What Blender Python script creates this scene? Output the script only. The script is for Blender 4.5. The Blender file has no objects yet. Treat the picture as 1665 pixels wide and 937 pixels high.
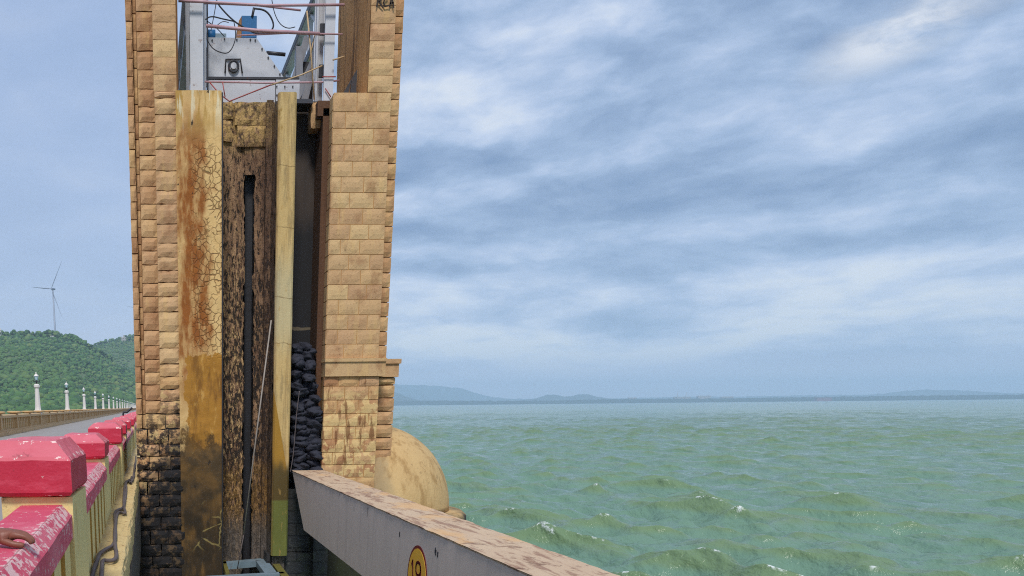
import bpy, math, random
import numpy as np
from mathutils import Matrix, Vector, noise as mn

random.seed(7); rng = np.random.default_rng(7)
SC = bpy.context.scene
COL = SC.collection
PI = math.pi

# ------------------------------------------------------------------ camera
F_PX, XP, YP, EYE = 1400.0, 312.41, 1077.26, 1.4
R = np.array([[0.99875524, -0.02352528, 0.04398336],
              [-0.04885326, -0.28340259, 0.95775588],
              [-0.01006648, -0.95871243, -0.28419911]])
cd = bpy.data.cameras.new('camera'); cam = bpy.data.objects.new('camera', cd); COL.objects.link(cam)
cd.sensor_fit = 'HORIZONTAL'; cd.sensor_width = 36.0
cd.lens = 36.0 * F_PX / 1665.0
cd.shift_x = (832.5 - XP) / 1665.0
cd.shift_y = (YP - 468.5) / 1665.0
cd.clip_start = 0.05; cd.clip_end = 60000
M = Matrix.Identity(4)
for i in range(3):
    M[i][0] = R[i][0]; M[i][1] = -R[i][1]; M[i][2] = -R[i][2]
M[2][3] = EYE
cam.matrix_world = M
SC.camera = cam

def _ray(px, py): return R @ np.array([(px - XP) / F_PX, (py - YP) / F_PX, 1.0])
_E = np.array([0, 0, EYE])
def PY(px, py, Y): r = _ray(px, py); return _E + r * Y / r[1]
def PX(px, py, X): r = _ray(px, py); return _E + r * X / r[0]
def PZ(px, py, Z): r = _ray(px, py); return _E + r * (Z - EYE) / r[2]

# ------------------------------------------------------------------ render / exposure
SC.view_settings.view_transform = 'Standard'; SC.view_settings.look = 'None'
EXPO = 0.95
SC.view_settings.exposure = EXPO; SC.view_settings.gamma = 1.0
SC.view_settings.use_curve_mapping = False
SC.render.engine = 'CYCLES'
SC.cycles.use_denoising = False
SC.cycles.filter_width = 1.1
SC.cycles.sample_clamp_indirect = 3.0; SC.cycles.sample_clamp_direct = 5.0
SC.cycles.max_bounces = 6; SC.cycles.diffuse_bounces = 3; SC.cycles.glossy_bounces = 3
SC.cycles.volume_bounces = 1; SC.cycles.transmission_bounces = 4

# ------------------------------------------------------------------ sun
SUN_DIR = Vector((-0.10, -0.60, 0.79)).normalized()       # from the scene towards the sun
sl = bpy.data.lights.new('sun', 'SUN'); sl.energy = 1.5; sl.angle = math.radians(12); sl.color = (1.0, 0.955, 0.89)
so = bpy.data.objects.new('sun', sl); COL.objects.link(so)
so.rotation_euler = SUN_DIR.to_track_quat('Z', 'Y').to_euler(); so.location = SUN_DIR * 200

# ------------------------------------------------------------------ node helper
class N:
    def __init__(s, tree): s.t = tree; s.nd = tree.nodes; s.lk = tree.links
    def new(s, typ, **kw):
        n = s.nd.new(typ)
        for k, v in kw.items(): setattr(n, k, v)
        return n
    def put(s, inp, v):
        if v is None: return
        if isinstance(v, bpy.types.NodeSocket): s.lk.new(v, inp)
        else:
            if isinstance(v, (tuple, list)) and len(v) == 3 and inp.type == 'RGBA': v = (*v, 1)
            inp.default_value = v
    def pos(s): return s.new('ShaderNodeNewGeometry').outputs['Position']
    def island(s): return s.new('ShaderNodeNewGeometry').outputs['Random Per Island']
    def objv(s): return s.new('ShaderNodeTexCoord').outputs['Object']
    def map(s, v, sc=(1, 1, 1), loc=(0, 0, 0), rot=(0, 0, 0)):
        n = s.new('ShaderNodeMapping'); s.put(n.inputs['Vector'], v)
        n.inputs['Scale'].default_value = sc; n.inputs['Location'].default_value = loc; n.inputs['Rotation'].default_value = rot
        return n.outputs[0]
    def noise(s, v, scale=1, detail=4, rough=.55, dist=0, col=False):
        n = s.new('ShaderNodeTexNoise'); s.put(n.inputs['Vector'], v)
        n.inputs['Scale'].default_value = scale; n.inputs['Detail'].default_value = detail
        n.inputs['Roughness'].default_value = rough; n.inputs['Distortion'].default_value = dist
        return n.outputs['Color' if col else 'Fac']
    def vor(s, v, scale=1, feature='F1', out='Distance', rnd=1):
        n = s.new('ShaderNodeTexVoronoi', feature=feature); s.put(n.inputs['Vector'], v)
        n.inputs['Scale'].default_value = scale; n.inputs['Randomness'].default_value = rnd
        return n.outputs[out]
    def ramp(s, fac, stops, interp='LINEAR'):
        n = s.new('ShaderNodeValToRGB'); s.put(n.inputs[0], fac); cr = n.color_ramp; cr.interpolation = interp
        while len(cr.elements) < len(stops): cr.elements.new(.5)
        for e, (p, c) in zip(cr.elements, stops):
            e.position = p; e.color = (*c, 1) if isinstance(c, (tuple, list)) else (c, c, c, 1)
        return n.outputs[0]
    def mix(s, fac, a, b, mode='MIX'):
        n = s.new('ShaderNodeMix', data_type='RGBA', blend_type=mode)
        s.put(n.inputs[0], fac); s.put(n.inputs[6], a); s.put(n.inputs[7], b); return n.outputs[2]
    def m(s, op, a, b=None, c=None, clamp=False):
        n = s.new('ShaderNodeMath', operation=op, use_clamp=clamp)
        s.put(n.inputs[0], a); s.put(n.inputs[1], b); s.put(n.inputs[2], c); return n.outputs[0]
    def add(s, a, b): return s.m('ADD', a, b)
    def mul(s, a, b): return s.m('MULTIPLY', a, b)
    def xyz(s, v):
        n = s.new('ShaderNodeSeparateXYZ'); s.put(n.inputs[0], v); return n.outputs[0], n.outputs[1], n.outputs[2]
    def vec(s, x, y, z):
        n = s.new('ShaderNodeCombineXYZ'); s.put(n.inputs[0], x); s.put(n.inputs[1], y); s.put(n.inputs[2], z); return n.outputs[0]
    def step(s, v, lo, hi):
        n = s.new('ShaderNodeMapRange', interpolation_type='SMOOTHSTEP'); s.put(n.inputs['Value'], v)
        n.inputs['From Min'].default_value = lo; n.inputs['From Max'].default_value = hi; return n.outputs[0]
    def band(s, v, lo, hi, soft):     # 1 inside lo..hi
        return s.mul(s.step(v, lo - soft, lo + soft), s.m('SUBTRACT', 1.0, s.step(v, hi - soft, hi + soft)))
    def bump(s, h, strength=.5, dist=.02, normal=None):
        n = s.new('ShaderNodeBump'); s.put(n.inputs['Height'], h); n.inputs['Strength'].default_value = strength
        n.inputs['Distance'].default_value = dist; s.put(n.inputs['Normal'], normal); return n.outputs[0]
    def attr(s, name): return s.new('ShaderNodeAttribute', attribute_name=name).outputs['Fac']

def mat(name, build):
    m = bpy.data.materials.new(name); m.use_nodes = True
    n = N(m.node_tree); n.nd.clear()
    o = n.new('ShaderNodeOutputMaterial'); b = n.new('ShaderNodeBsdfPrincipled'); n.lk.new(b.outputs[0], o.inputs[0])
    d = build(n)
    for k, v in d.items(): n.put(b.inputs[k], v)
    return m
def S(r, g, b):            # sRGB 0-255 -> linear
    f = lambda c: ((c / 255 + .055) / 1.055) ** 2.4 if c > 10 else c / 255 / 12.92
    return (f(r), f(g), f(b))

# ------------------------------------------------------------------ world: sky texture seen through a broken overcast
W = bpy.data.worlds.new('World'); SC.world = W; W.use_nodes = True
n = N(W.node_tree); n.nd.clear()
wo = n.new('ShaderNodeOutputWorld'); bg = n.new('ShaderNodeBackground'); n.lk.new(bg.outputs[0], wo.inputs[0])
sky = n.new('ShaderNodeTexSky', sky_type='NISHITA'); sky.sun_disc = False
sky.sun_elevation = math.asin(SUN_DIR.z); sky.sun_rotation = math.atan2(SUN_DIR.x, SUN_DIR.y)
sky.altitude = 500; sky.dust_density = 2.0
dirv = n.new('ShaderNodeTexCoord').outputs['Generated']
dx, dy, dz = n.xyz(dirv)
up = n.m('MAXIMUM', dz, 0.0)
inv = n.m('DIVIDE', 1.0, n.add(up, 0.10))
cp = n.vec(n.mul(dx, inv), n.mul(dy, inv), 0.0)             # the cloud deck, flat overhead
def cc(r, g, b): c = S(r, g, b); return tuple(x * 10.0 / 2 ** EXPO for x in c)
base = n.ramp(up, [(0.0, cc(232, 230, 252)), (0.025, cc(226, 227, 250)), (0.06, cc(194, 209, 238)), (0.11, cc(180, 199, 230)), (0.35, cc(163, 185, 222)), (1.0, cc(160, 182, 218))])
left = n.step(dx, -.02, .24)                                 # clouds thin out to the left of the dam
hl = n.m('SQRT', n.add(n.mul(dx, dx), n.mul(dy, dy)))
fv = n.vec(n.m('DIVIDE', dx, hl), n.m('DIVIDE', dy, hl), n.mul(n.m('POWER', n.m('MAXIMUM', dz, .001), .75), 2.0))
wv = n.mix(.09, fv, n.noise(fv, 4.5, 5, .55, 0, True))
def fbm(v, loc, sc, det=9, rough=.55): return n.noise(n.map(v, (1, 1, 1.35), loc), sc, det, rough)
A0 = fbm(wv, (3.1, 1.7, .4), 4.4); A1 = fbm(n.map(wv, loc=(0, 0, -.04)), (3.1, 1.7, .4), 4.4)
n2 = fbm(wv, (8.3, 4.2, .9), 10.0, 8, .6); n4 = fbm(wv, (5.7, 2.4, 7.3), 4.6, 9, .58); n3 = fbm(fv, (1.3, 9.2, 2.2), 1.4, 3, .5)
t = n.add(n.mul(A0, .55), n.add(n.mul(n2, .15), n.add(n.mul(n3, .15), n.mul(n4, .15))))
t = n.add(t, n.mul(n.m('SUBTRACT', A0, A1), .5))            # lit tops, darker undersides
t = n.add(t, n.mul(n.band(dz, .12, .20, .03), .045))          # heavier bars low over the lake
t = n.m('SUBTRACT', t, n.mul(n.band(dz, .045, .115, .02), .095))   # ragged bright gaps under them
tone = n.ramp(n.m('MULTIPLY_ADD', n.m('SUBTRACT', t, .5), 2.7, .51), [(.08, cc(228, 235, 245)), (.26, cc(206, 219, 241)), (.42, cc(183, 201, 230)), (.56, cc(164, 186, 218)), (.72, cc(146, 169, 203)), (.92, cc(128, 153, 190))])
c3 = n.mix(n.mul(n.add(n.mul(left, .86), .14), n.step(dz, .012, .06)), base, tone)
bd = Vector(_ray(1490, 38)).normalized()                      # one bright break high to the right
ux = n.m('SUBTRACT', dx, bd.x); uz = n.m('SUBTRACT', n.m('SUBTRACT', dz, bd.z), n.mul(ux, .30))
e1 = n.m('SUBTRACT', 1.0, n.step(n.m('SQRT', n.add(n.m('POWER', n.mul(ux, 15.0), 2.0), n.m('POWER', n.mul(uz, 30.0), 2.0))), .1, 1.0))
c4 = n.mix(n.mul(n.mul(e1, n.step(n2, .34, .6)), n.add(.55, n.mul(n.step(n4, .40, .58), .45))), c3, cc(246, 248, 252))
fin = n.mix(.06, c4, sky.outputs[0])
n.put(bg.inputs[0], fin); bg.inputs[1].default_value = 0.1

# ------------------------------------------------------------------ mesh builder
class MB:
    def __init__(s): s.v = []; s.f = []; s.mi = []; s.smooth = []
    def addv(s, pts): k = len(s.v); s.v.extend([tuple(map(float, p)) for p in pts]); return k
    def face(s, idx, mi=0, sm=False): s.f.append(tuple(idx)); s.mi.append(mi); s.smooth.append(sm)
    def box(s, x0, x1, y0, y1, z0, z1, mi=0):
        k = s.addv([(x, y, z) for z in (z0, z1) for y in (y0, y1) for x in (x0, x1)])
        for q in ((0, 2, 3, 1), (4, 5, 7, 6), (0, 1, 5, 4), (2, 6, 7, 3), (0, 4, 6, 2), (1, 3, 7, 5)):
            s.face([k + i for i in q], mi)
    def hexa(s, p, mi=0):     # 8 points: bottom 4 ccw, top 4 ccw
        k = s.addv(p)
        for q in ((3, 2, 1, 0), (4, 5, 6, 7), (0, 1, 5, 4), (1, 2, 6, 5), (2, 3, 7, 6), (3, 0, 4, 7)):
            s.face([k + i for i in q], mi)
    def prism(s, poly, axis, a, b, mi=0):   # poly 2d in the two other axes (order x,y,z without axis)
        def mk(p, t):
            q = list(p); q.insert(axis, t); return q
        m = len(poly); k = s.addv([mk(p, a) for p in poly] + [mk(p, b) for p in poly])
        s.face([k + i for i in range(m)][::-1], mi); s.face([k + m + i for i in range(m)], mi)
        for i in range(m): s.face((k + i, k + (i + 1) % m, k + m + (i + 1) % m, k + m + i), mi)
    def tube(s, pts, r, seg=8, mi=0, closed=False, cap=True):
        pts = [Vector(p) for p in pts]; m = len(pts); rs = r if isinstance(r, (list, tuple)) else [r] * m
        rings = []; prev = None
        for i, p in enumerate(pts):
            if closed: t = pts[(i + 1) % m] - pts[i - 1]
            else: t = pts[min(i + 1, m - 1)] - pts[max(i - 1, 0)]
            t.normalize()
            if prev is None: a = t.orthogonal().normalized()
            else: a = (prev - t * prev.dot(t)); a = a.normalized() if a.length > 1e-6 else t.orthogonal().normalized()
            prev = a; b = t.cross(a)
            rings.append(s.addv([p + (a * math.cos(2 * PI * j / seg) + b * math.sin(2 * PI * j / seg)) * rs[i] for j in range(seg)]))
        for i in range(m if closed else m - 1):
            k0, k1 = rings[i], rings[(i + 1) % m]
            for j in range(seg): s.face((k0 + j, k0 + (j + 1) % seg, k1 + (j + 1) % seg, k1 + j), mi, True)
        if cap and not closed:
            s.face([rings[0] + j for j in range(seg)][::-1], mi); s.face([rings[-1] + j for j in range(seg)], mi)
    def lathe(s, prof, c=(0, 0, 0), seg=16, mi=0, rot=0, sm=True):   # prof: (r,z)
        rings = []
        for r, z in prof:
            rings.append(s.addv([(c[0] + r * math.cos(rot + 2 * PI * j / seg), c[1] + r * math.sin(rot + 2 * PI * j / seg), c[2] + z) for j in range(seg)]))
        for a, b in zip(rings, rings[1:]):
            for j in range(seg): s.face((a + j, a + (j + 1) % seg, b + (j + 1) % seg, b + j), mi, sm)
        s.face([rings[0] + j for j in range(seg)][::-1], mi); s.face([rings[-1] + j for j in range(seg)], mi)
    def grid(s, fn, nu, nv, mi=0, sm=True, flip=False):   # fn(u,v)->point
        k = s.addv([fn(i / nu, j / nv) for j in range(nv + 1) for i in range(nu + 1)])
        for j in range(nv):
            for i in range(nu):
                a = k + j * (nu + 1) + i; q = (a, a + 1, a + nu + 2, a + nu + 1)
                s.face(q[::-1] if flip else q, mi, sm)
    def block(s, x0, x1, z0, z1, y, proud=.02, bev=.012, back=.10, rough=0.006, mi=0, nx=4, nz=3, seed=0.0):
        """one dressed stone whose face looks to -y: a bossed, slightly uneven front and four sides"""
        pts = []
        for j in range(nz + 1):
            for i in range(nx + 1):
                u, v = i / nx, j / nz
                e = min(u, 1 - u) * (x1 - x0), min(v, 1 - v) * (z1 - z0)
                ed = min(1, min(e) / bev) if bev > 0 else 1
                xx = x0 + u * (x1 - x0); zz = z0 + v * (z1 - z0)
                nn = mn.noise(Vector((xx * 7, zz * 7, seed * 13.7)))
                pts.append((xx + (mn.noise(Vector((zz * 9, seed * 3, 1))) * rough * .6 if i in (0, nx) else 0), y - proud * (0.15 + .85 * ed) - nn * rough * ed,
                            zz + (mn.noise(Vector((xx * 9, seed * 5, 2))) * rough * .9 if j in (0, nz) else 0)))
        k = s.addv(pts)
        for j in range(nz):
            for i in range(nx):
                a = k + j * (nx + 1) + i; s.face((a, a + 1, a + nx + 2, a + nx + 1), mi, False)
        ring = [k + i for i in range(nx + 1)] + [k + j * (nx + 1) + nx for j in range(1, nz + 1)] + \
               [k + nz * (nx + 1) + i for i in range(nx - 1, -1, -1)] + [k + j * (nx + 1) for j in range(nz - 1, 0, -1)]
        kb = s.addv([(s.v[i][0], y + back, s.v[i][2]) for i in ring])
        m = len(ring)
        for i in range(m): s.face((ring[(i + 1) % m], ring[i], kb + i, kb + (i + 1) % m), mi)
    def build(s, name, mats, parent=None, loc=None):
        me = bpy.data.meshes.new(name)
        off = np.array(loc if loc is not None else (base_of(parent) if parent else (0, 0, 0)), dtype=float)
        v = np.array(s.v, dtype=float) - off
        me.from_pydata(v.tolist(), [], s.f)
        for mm in (mats if isinstance(mats, (list, tuple)) else [mats]): me.materials.append(mm)
        me.polygons.foreach_set('material_index', s.mi); me.polygons.foreach_set('use_smooth', s.smooth)
        me.update()
        o = bpy.data.objects.new(name, me); COL.objects.link(o)
        if parent: o.parent = parent
        else: o.location = off
        return o

def base_of(o):
    p = np.zeros(3)
    while o is not None:
        p += np.array(o.location); o = o.parent
    return p
def tag(o, label=None, cat=None, group=None, kind=None):
    if label: o['label'] = label
    if cat: o['category'] = cat
    if group: o['group'] = group
    if kind: o['kind'] = kind
    return o
def thing(name, label, cat, loc=(0, 0, 0), group=None, rz=0):
    o = bpy.data.objects.new(name, None); COL.objects.link(o); o.location = loc; o.rotation_euler.z = rz
    o.empty_display_size = .2
    return tag(o, label, cat, group)
def copy_tree(o, parent=None):
    c = o.copy(); COL.objects.link(c)
    if parent: c.parent = parent
    for ch in list(o.children): copy_tree(ch, c)
    return c

# ------------------------------------------------------------------ materials
ZT = 6.22                # sill of the tower opening
def pz(y, x=330): return float(PY(x, y, 15.7)[2])
def m_stone(n, c1=S(206, 168, 120), c2=S(190, 150, 110), c3=S(212, 178, 128), wet=False, flake=False):
    p = n.pos(); isl = n.island()
    base = n.ramp(isl, [(0, c1), (.35, c2), (.7, c3), (1, S(196, 154, 114))])
    fine = n.noise(p, 38, 5, .7); blot = n.noise(p, 3.2, 5, .6)
    col = n.mix(n.mul(n.step(fine, .52, .76), .75), base, S(136, 94, 62))
    col = n.mix(n.mul(n.step(blot, .48, .72), .55), col, S(140, 92, 58))
    dust = n.noise(n.map(p, (4, 4, .7)), 2.0, 5, .6)
    col = n.mix(n.mul(n.step(dust, .52, .7), .45), col, S(214, 176, 116))
    speck = n.step(n.noise(p, 15, 3, .5), .66, .72)
    col = n.mix(n.mul(speck, .32), col, S(82, 58, 40))
    x, y, z = n.xyz(p)
    if flake:
        fl = n.noise(p, 4.2, 5, .62, .6)
        msk = n.mul(n.step(fl, .47, .50), n.band(z, pz(782), pz(640), .12))
        col = n.mix(n.mul(msk, .85), col, n.mix(n.noise(p, 9, 3), S(205, 168, 106), S(232, 202, 146)))
        runs = n.step(n.noise(n.map(p, (9, 9, 1.6)), 1.0, 4, .6), .54, .63)
        col = n.mix(n.mul(n.mul(runs, n.band(z, pz(760), pz(612), .08)), .75), col, S(112, 64, 30))
    if wet:
        nz = n.noise(p, 2.3, 6, .65); nf = n.noise(p, 6.5, 6, .7)
        zz = n.add(z, n.mul(n.m('SUBTRACT', nz, .5), 1.6))
        low = n.m('SUBTRACT', 1.0, n.step(zz, pz(720), pz(610)))
        col = n.mix(n.mul(low, n.step(nf, .44, .53)), col, S(58, 46, 38))
        lime = n.mul(n.step(n.noise(p, 7, 6, .72), .53, .57), n.band(z, pz(800), pz(630), .1))
        col = n.mix(n.mul(lime, .8), col, S(204, 172, 116))
        blk = n.m('SUBTRACT', 1.0, n.step(n.add(zz, n.mul(n.m('SUBTRACT', .02, x), 1.5)), pz(830), pz(725)))
        col = n.mix(n.mul(blk, n.add(.86, n.mul(n.step(nf, .4, .5), .13))), col, S(26, 24, 26))
    return {'Base Color': col, 'Roughness': .9, 'Normal': n.bump(n.add(fine, n.mul(n.noise(p, 110, 3), .5)), .5, .012)}
M_STONE = mat('sandstone', m_stone)
M_STONE_DK = mat('weathered_sandstone', lambda n: m_stone(n, S(198, 156, 112), S(178, 134, 94), S(206, 168, 120)))
M_STONE_WET = mat('stained_sandstone', lambda n: m_stone(n, S(204, 166, 112), S(172, 126, 86), S(212, 172, 116), wet=True))
M_STONE_FLK = mat('flaking_sandstone', lambda n: m_stone(n, S(200, 156, 110), S(172, 122, 84), S(208, 166, 114), flake=True))
M_MORTAR = mat('mortar', lambda n: {'Base Color': n.mix(n.noise(n.pos(), 6, 5, .6), S(204, 160, 102), S(166, 120, 74)), 'Roughness': .95,
                                    'Normal': n.bump(n.noise(n.pos(), 60, 4), .4, .01)})
M_JOINT = mat('open_joint', lambda n: {'Base Color': n.mix(n.noise(n.pos(), 9, 4), S(92, 62, 38), S(132, 92, 54)), 'Roughness': 1.0})
def m_core(n):
    p = n.pos(); b = n.new('ShaderNodeTexBrick'); x, y, z = n.xyz(p)
    n.put(b.inputs['Vector'], n.vec(n.add(x, y), z, 0.0)); b.inputs['Scale'].default_value = 1
    for k, v in (('Brick Width', .4), ('Row Height', .235), ('Mortar Size', .012)): b.inputs[k].default_value = v
    n.put(b.inputs['Color1'], S(196, 152, 104)); n.put(b.inputs['Color2'], S(168, 122, 80)); n.put(b.inputs['Mortar'], S(120, 84, 50))
    c = n.mix(n.mul(n.noise(p, 5, 5, .6), .6), b.outputs['Color'], S(130, 88, 54))
    return {'Base Color': c, 'Roughness': .92, 'Normal': n.bump(n.add(n.mul(b.outputs['Fac'], -1.0), n.noise(p, 40, 4)), .5, .02)}
M_CORE = mat('coursed_rubble', m_core)

def m_plaster(n):
    p = n.pos(); x, y, z = n.xyz(p)
    big = n.noise(p, 1.5, 6, .62, .4); mid = n.noise(p, 6, 6, .65); fine = n.noise(p, 45, 4, .6)
    col = n.mix(mid, S(228, 196, 138), S(208, 166, 100))
    col = n.mix(n.mul(n.step(fine, .5, .75), .35), col, S(186, 150, 90))
    # rust brown run down the middle of the panel
    cx = n.m('ABSOLUTE', n.m('SUBTRACT', n.add(x, n.mul(n.m('SUBTRACT', n.noise(n.map(p, (1.6, 1.6, .8)), 2.0, 5, .6), .5), .75)), .80))
    run = n.mul(n.m('SUBTRACT', 1.0, n.step(cx, .14, .36)), n.band(z, pz(640), pz(190), .7))
    wisp = n.step(n.noise(n.map(p, (5, 5, 1.3)), 1.5, 6, .65), .36, .56)
    col = n.mix(n.mul(run, n.add(n.mul(wisp, .55), .45)), col, n.mix(mid, S(172, 104, 36), S(108, 54, 16)))
    top = n.mul(n.step(z, pz(240), pz(170)), n.step(n.noise(n.map(p, (7, 7, .8)), 1.6, 5, .6), .42, .58))
    col = n.mix(n.mul(top, .8), col, S(168, 128, 52))
    wht = n.mul(n.step(z, pz(230), pz(160)), n.step(n.noise(n.map(p, (11, 11, 1.0), (3, 0, 0)), 1.3, 4, .6), .56, .64))
    col = n.mix(n.mul(wht, .75), col, S(224, 214, 182))
    # net of cracks
    pv = n.mix(.12, p, n.noise(p, 5, 3, .6, 0, True))
    ed = n.vor(n.map(pv, (1.15, 0.01, 1.0)), 11, 'DISTANCE_TO_EDGE')
    crk = n.m('SUBTRACT', 1.0, n.step(ed, .02, .10))
    cm = n.mul(n.mul(crk, n.step(n.noise(p, 2.4, 4, .6), .37, .47)), n.band(z, pz(575), pz(240), .25))
    cm = n.mul(cm, n.step(x, .70, .92))
    col = n.mix(n.mul(cm, .7), col, S(112, 68, 26))
    # newer ochre render between two ragged lines
    rag = n.mul(n.m('SUBTRACT', n.noise(n.map(p, (1, 1, .7)), 5, 7, .68), .5), .62)
    ok = n.band(n.add(z, rag), pz(728), pz(578), .012); ok = n.mul(ok, n.step(n.add(x, n.mul(rag, .6)), .655, .675))
    och = n.mix(mid, S(186, 134, 52), S(150, 100, 30)); och = n.mix(n.mul(n.step(n.noise(n.map(p, (4, 4, .8), (5, 0, 2)), 1.6, 6, .65), .48, .64), .7), och, S(112, 72, 24)); och = n.mix(n.mul(n.step(n.noise(n.map(p, (6, 6, 1.4), (1, 0, 7)), 1.7, 6, .65), .58, .68), .6), och, S(206, 160, 84))
    col = n.mix(ok, col, och)
    # olive and black growth towards the water
    low = n.m('SUBTRACT', 1.0, n.step(n.add(z, n.mul(rag, 2.6)), pz(725), pz(700)))
    col = n.mix(n.mul(low, .97), col, n.mix(n.step(n.noise(p, 3, 5, .6), .4, .62), S(104, 74, 32), S(62, 46, 24)))
    lowd = n.mul(n.m('SUBTRACT', 1.0, n.step(n.add(z, n.mul(n.m('SUBTRACT', big, .5), 1.6)), pz(860), pz(740))), n.step(n.noise(n.map(p, (4, 4, .9)), 1.6, 5, .6), .34, .56))
    col = n.mix(n.mul(lowd, .85), col, S(40, 32, 20))
    lc = n.m('SUBTRACT', 1.0, n.step(n.vor(n.map(pv, (1, .01, 1)), 3.4, 'DISTANCE_TO_EDGE'), .01, .05))
    lc = n.mul(n.mul(lc, n.band(z, pz(890), pz(820), .1)), n.step(n.noise(p, 2.0, 2), .48, .55))
    col = n.mix(n.mul(lc, .6), col, S(168, 150, 92))
    hole = n.step(n.noise(n.map(p, (1, 1, .6), (2, 0, 1)), 8, 3), .70, .72)
    col = n.mix(n.mul(hole, .9), col, S(40, 30, 20))
    h = n.add(n.mul(cm, -1.2), n.add(n.mul(mid, .6), n.mul(fine, .25)))
    return {'Base Color': col, 'Roughness': .88, 'Normal': n.bump(h, .55, .02)}
M_PLASTER = mat('stained_plaster', m_plaster)

def m_groove(n):
    p = n.pos(); x, y, z = n.xyz(p)
    a = n.noise(n.map(p, (5, 5, .7)), 1.5, 7, .66, .3); b = n.noise(p, 11, 6, .7); f = n.noise(p, 60, 4, .6)
    low = n.m('SUBTRACT', 1.0, n.step(n.add(z, n.mul(a, 1.2)), pz(520), pz(250)))       # more broken towards the water
    col = n.mix(n.step(a, .36, .62), S(158, 124, 94), S(108, 80, 60))
    lft = n.m('SUBTRACT', 1.0, n.step(x, 1.72, 1.80))
    pn = n.noise(n.map(p, (9, 9, 2.6), (7, 0, 1)), 2.6, 8, .74, .3)
    pale = n.mul(n.step(pn, .50, .56), n.add(n.mul(lft, .75), .2))
    col = n.mix(n.mul(pale, n.add(n.mul(low, .75), .2)), col, S(214, 178, 124))
    dn = n.noise(n.map(p, (9, 9, 2.8), (0, 2, 4)), 2.5, 8, .76, .4)
    dk = n.step(n.add(dn, n.mul(low, .05)), .54, .575)
    col = n.mix(n.mul(dk, .95), col, S(30, 25, 23))
    vein = n.step(n.noise(n.map(p, (16, 16, .9), (0, 0, 4)), 1.2, 6, .7, .4), .58, .64)
    col = n.mix(n.mul(vein, .8), col, S(34, 28, 26))
    topc = n.step(z, pz(245), pz(185)); col = n.mix(n.mul(topc, n.step(b, .38, .56)), col, S(190, 156, 98))
    rc = n.step(x, 2.02, 2.10); col = n.mix(n.mul(rc, .55), col, S(66, 46, 36))
    och = n.mul(n.band(z, pz(880), pz(760), .2), n.step(pn, .42, .52)); col = n.mix(n.mul(och, .5), col, S(160, 118, 54))
    wetm = n.m('SUBTRACT', 1.0, n.step(n.add(z, n.mul(n.m('SUBTRACT', a, .5), .6)), pz(880), pz(830)))
    col = n.mix(n.mul(wetm, .8), col, n.mix(n.noise(n.map(p, (9, 9, .8)), 1.5, 6, .65), S(52, 46, 46), S(138, 128, 118)))
    return {'Base Color': col, 'Roughness': .85, 'Normal': n.bump(n.add(n.add(b, n.mul(dk, -.6)), n.mul(f, .4)), .9, .03)}
M_GROOVE = mat('scoured_concrete', m_groove)
def m_tar(n):
    p = n.pos()
    return {'Base Color': n.mix(n.noise(p, 12, 5, .6), S(22, 22, 27), S(42, 40, 44)), 'Roughness': .55, 'Normal': n.bump(n.noise(p, 30, 4), .3, .01)}
M_TAR = mat('black_rubber_seal', m_tar)
def m_slot(n):
    p = n.pos(); x, y, z = n.xyz(p)
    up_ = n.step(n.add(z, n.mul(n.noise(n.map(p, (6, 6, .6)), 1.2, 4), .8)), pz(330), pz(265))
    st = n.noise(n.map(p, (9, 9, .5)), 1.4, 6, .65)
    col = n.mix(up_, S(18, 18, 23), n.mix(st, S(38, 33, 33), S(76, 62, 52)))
    line = n.band(n.add(z, n.mul(n.noise(p, 7, 3), .08)), pz(526), pz(521), .006)
    col = n.mix(n.mul(line, .5), col, S(140, 126, 100))
    return {'Base Color': col, 'Roughness': .7, 'Normal': n.bump(st, .4, .02)}
M_SLOT = mat('tarred_slot_wall', m_slot)
def m_brown(n):
    p = n.pos(); st = n.noise(n.map(p, (8, 8, .45)), 1.4, 6, .65)
    return {'Base Color': n.mix(st, S(62, 42, 32), S(112, 76, 48)), 'Roughness': .85, 'Normal': n.bump(n.noise(p, 20, 5), .5, .02)}
M_BROWN = mat('brown_stained_render', m_brown)
def m_legside(n):
    p = n.pos(); st = n.noise(n.map(p, (2.2, 2.2, .35)), 1.6, 6, .62, .3)
    c = n.mix(st, S(150, 104, 62), S(228, 176, 112))
    c = n.mix(n.mul(n.step(n.noise(n.map(p, (5, 5, .5)), 1.3, 5, .6), .55, .66), .7), c, S(76, 48, 28))
    return {'Base Color': c, 'Roughness': .88, 'Normal': n.bump(n.noise(p, 14, 5, .6), .6, .02)}
M_LEGSIDE = mat('streaked_render', m_legside)
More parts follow.
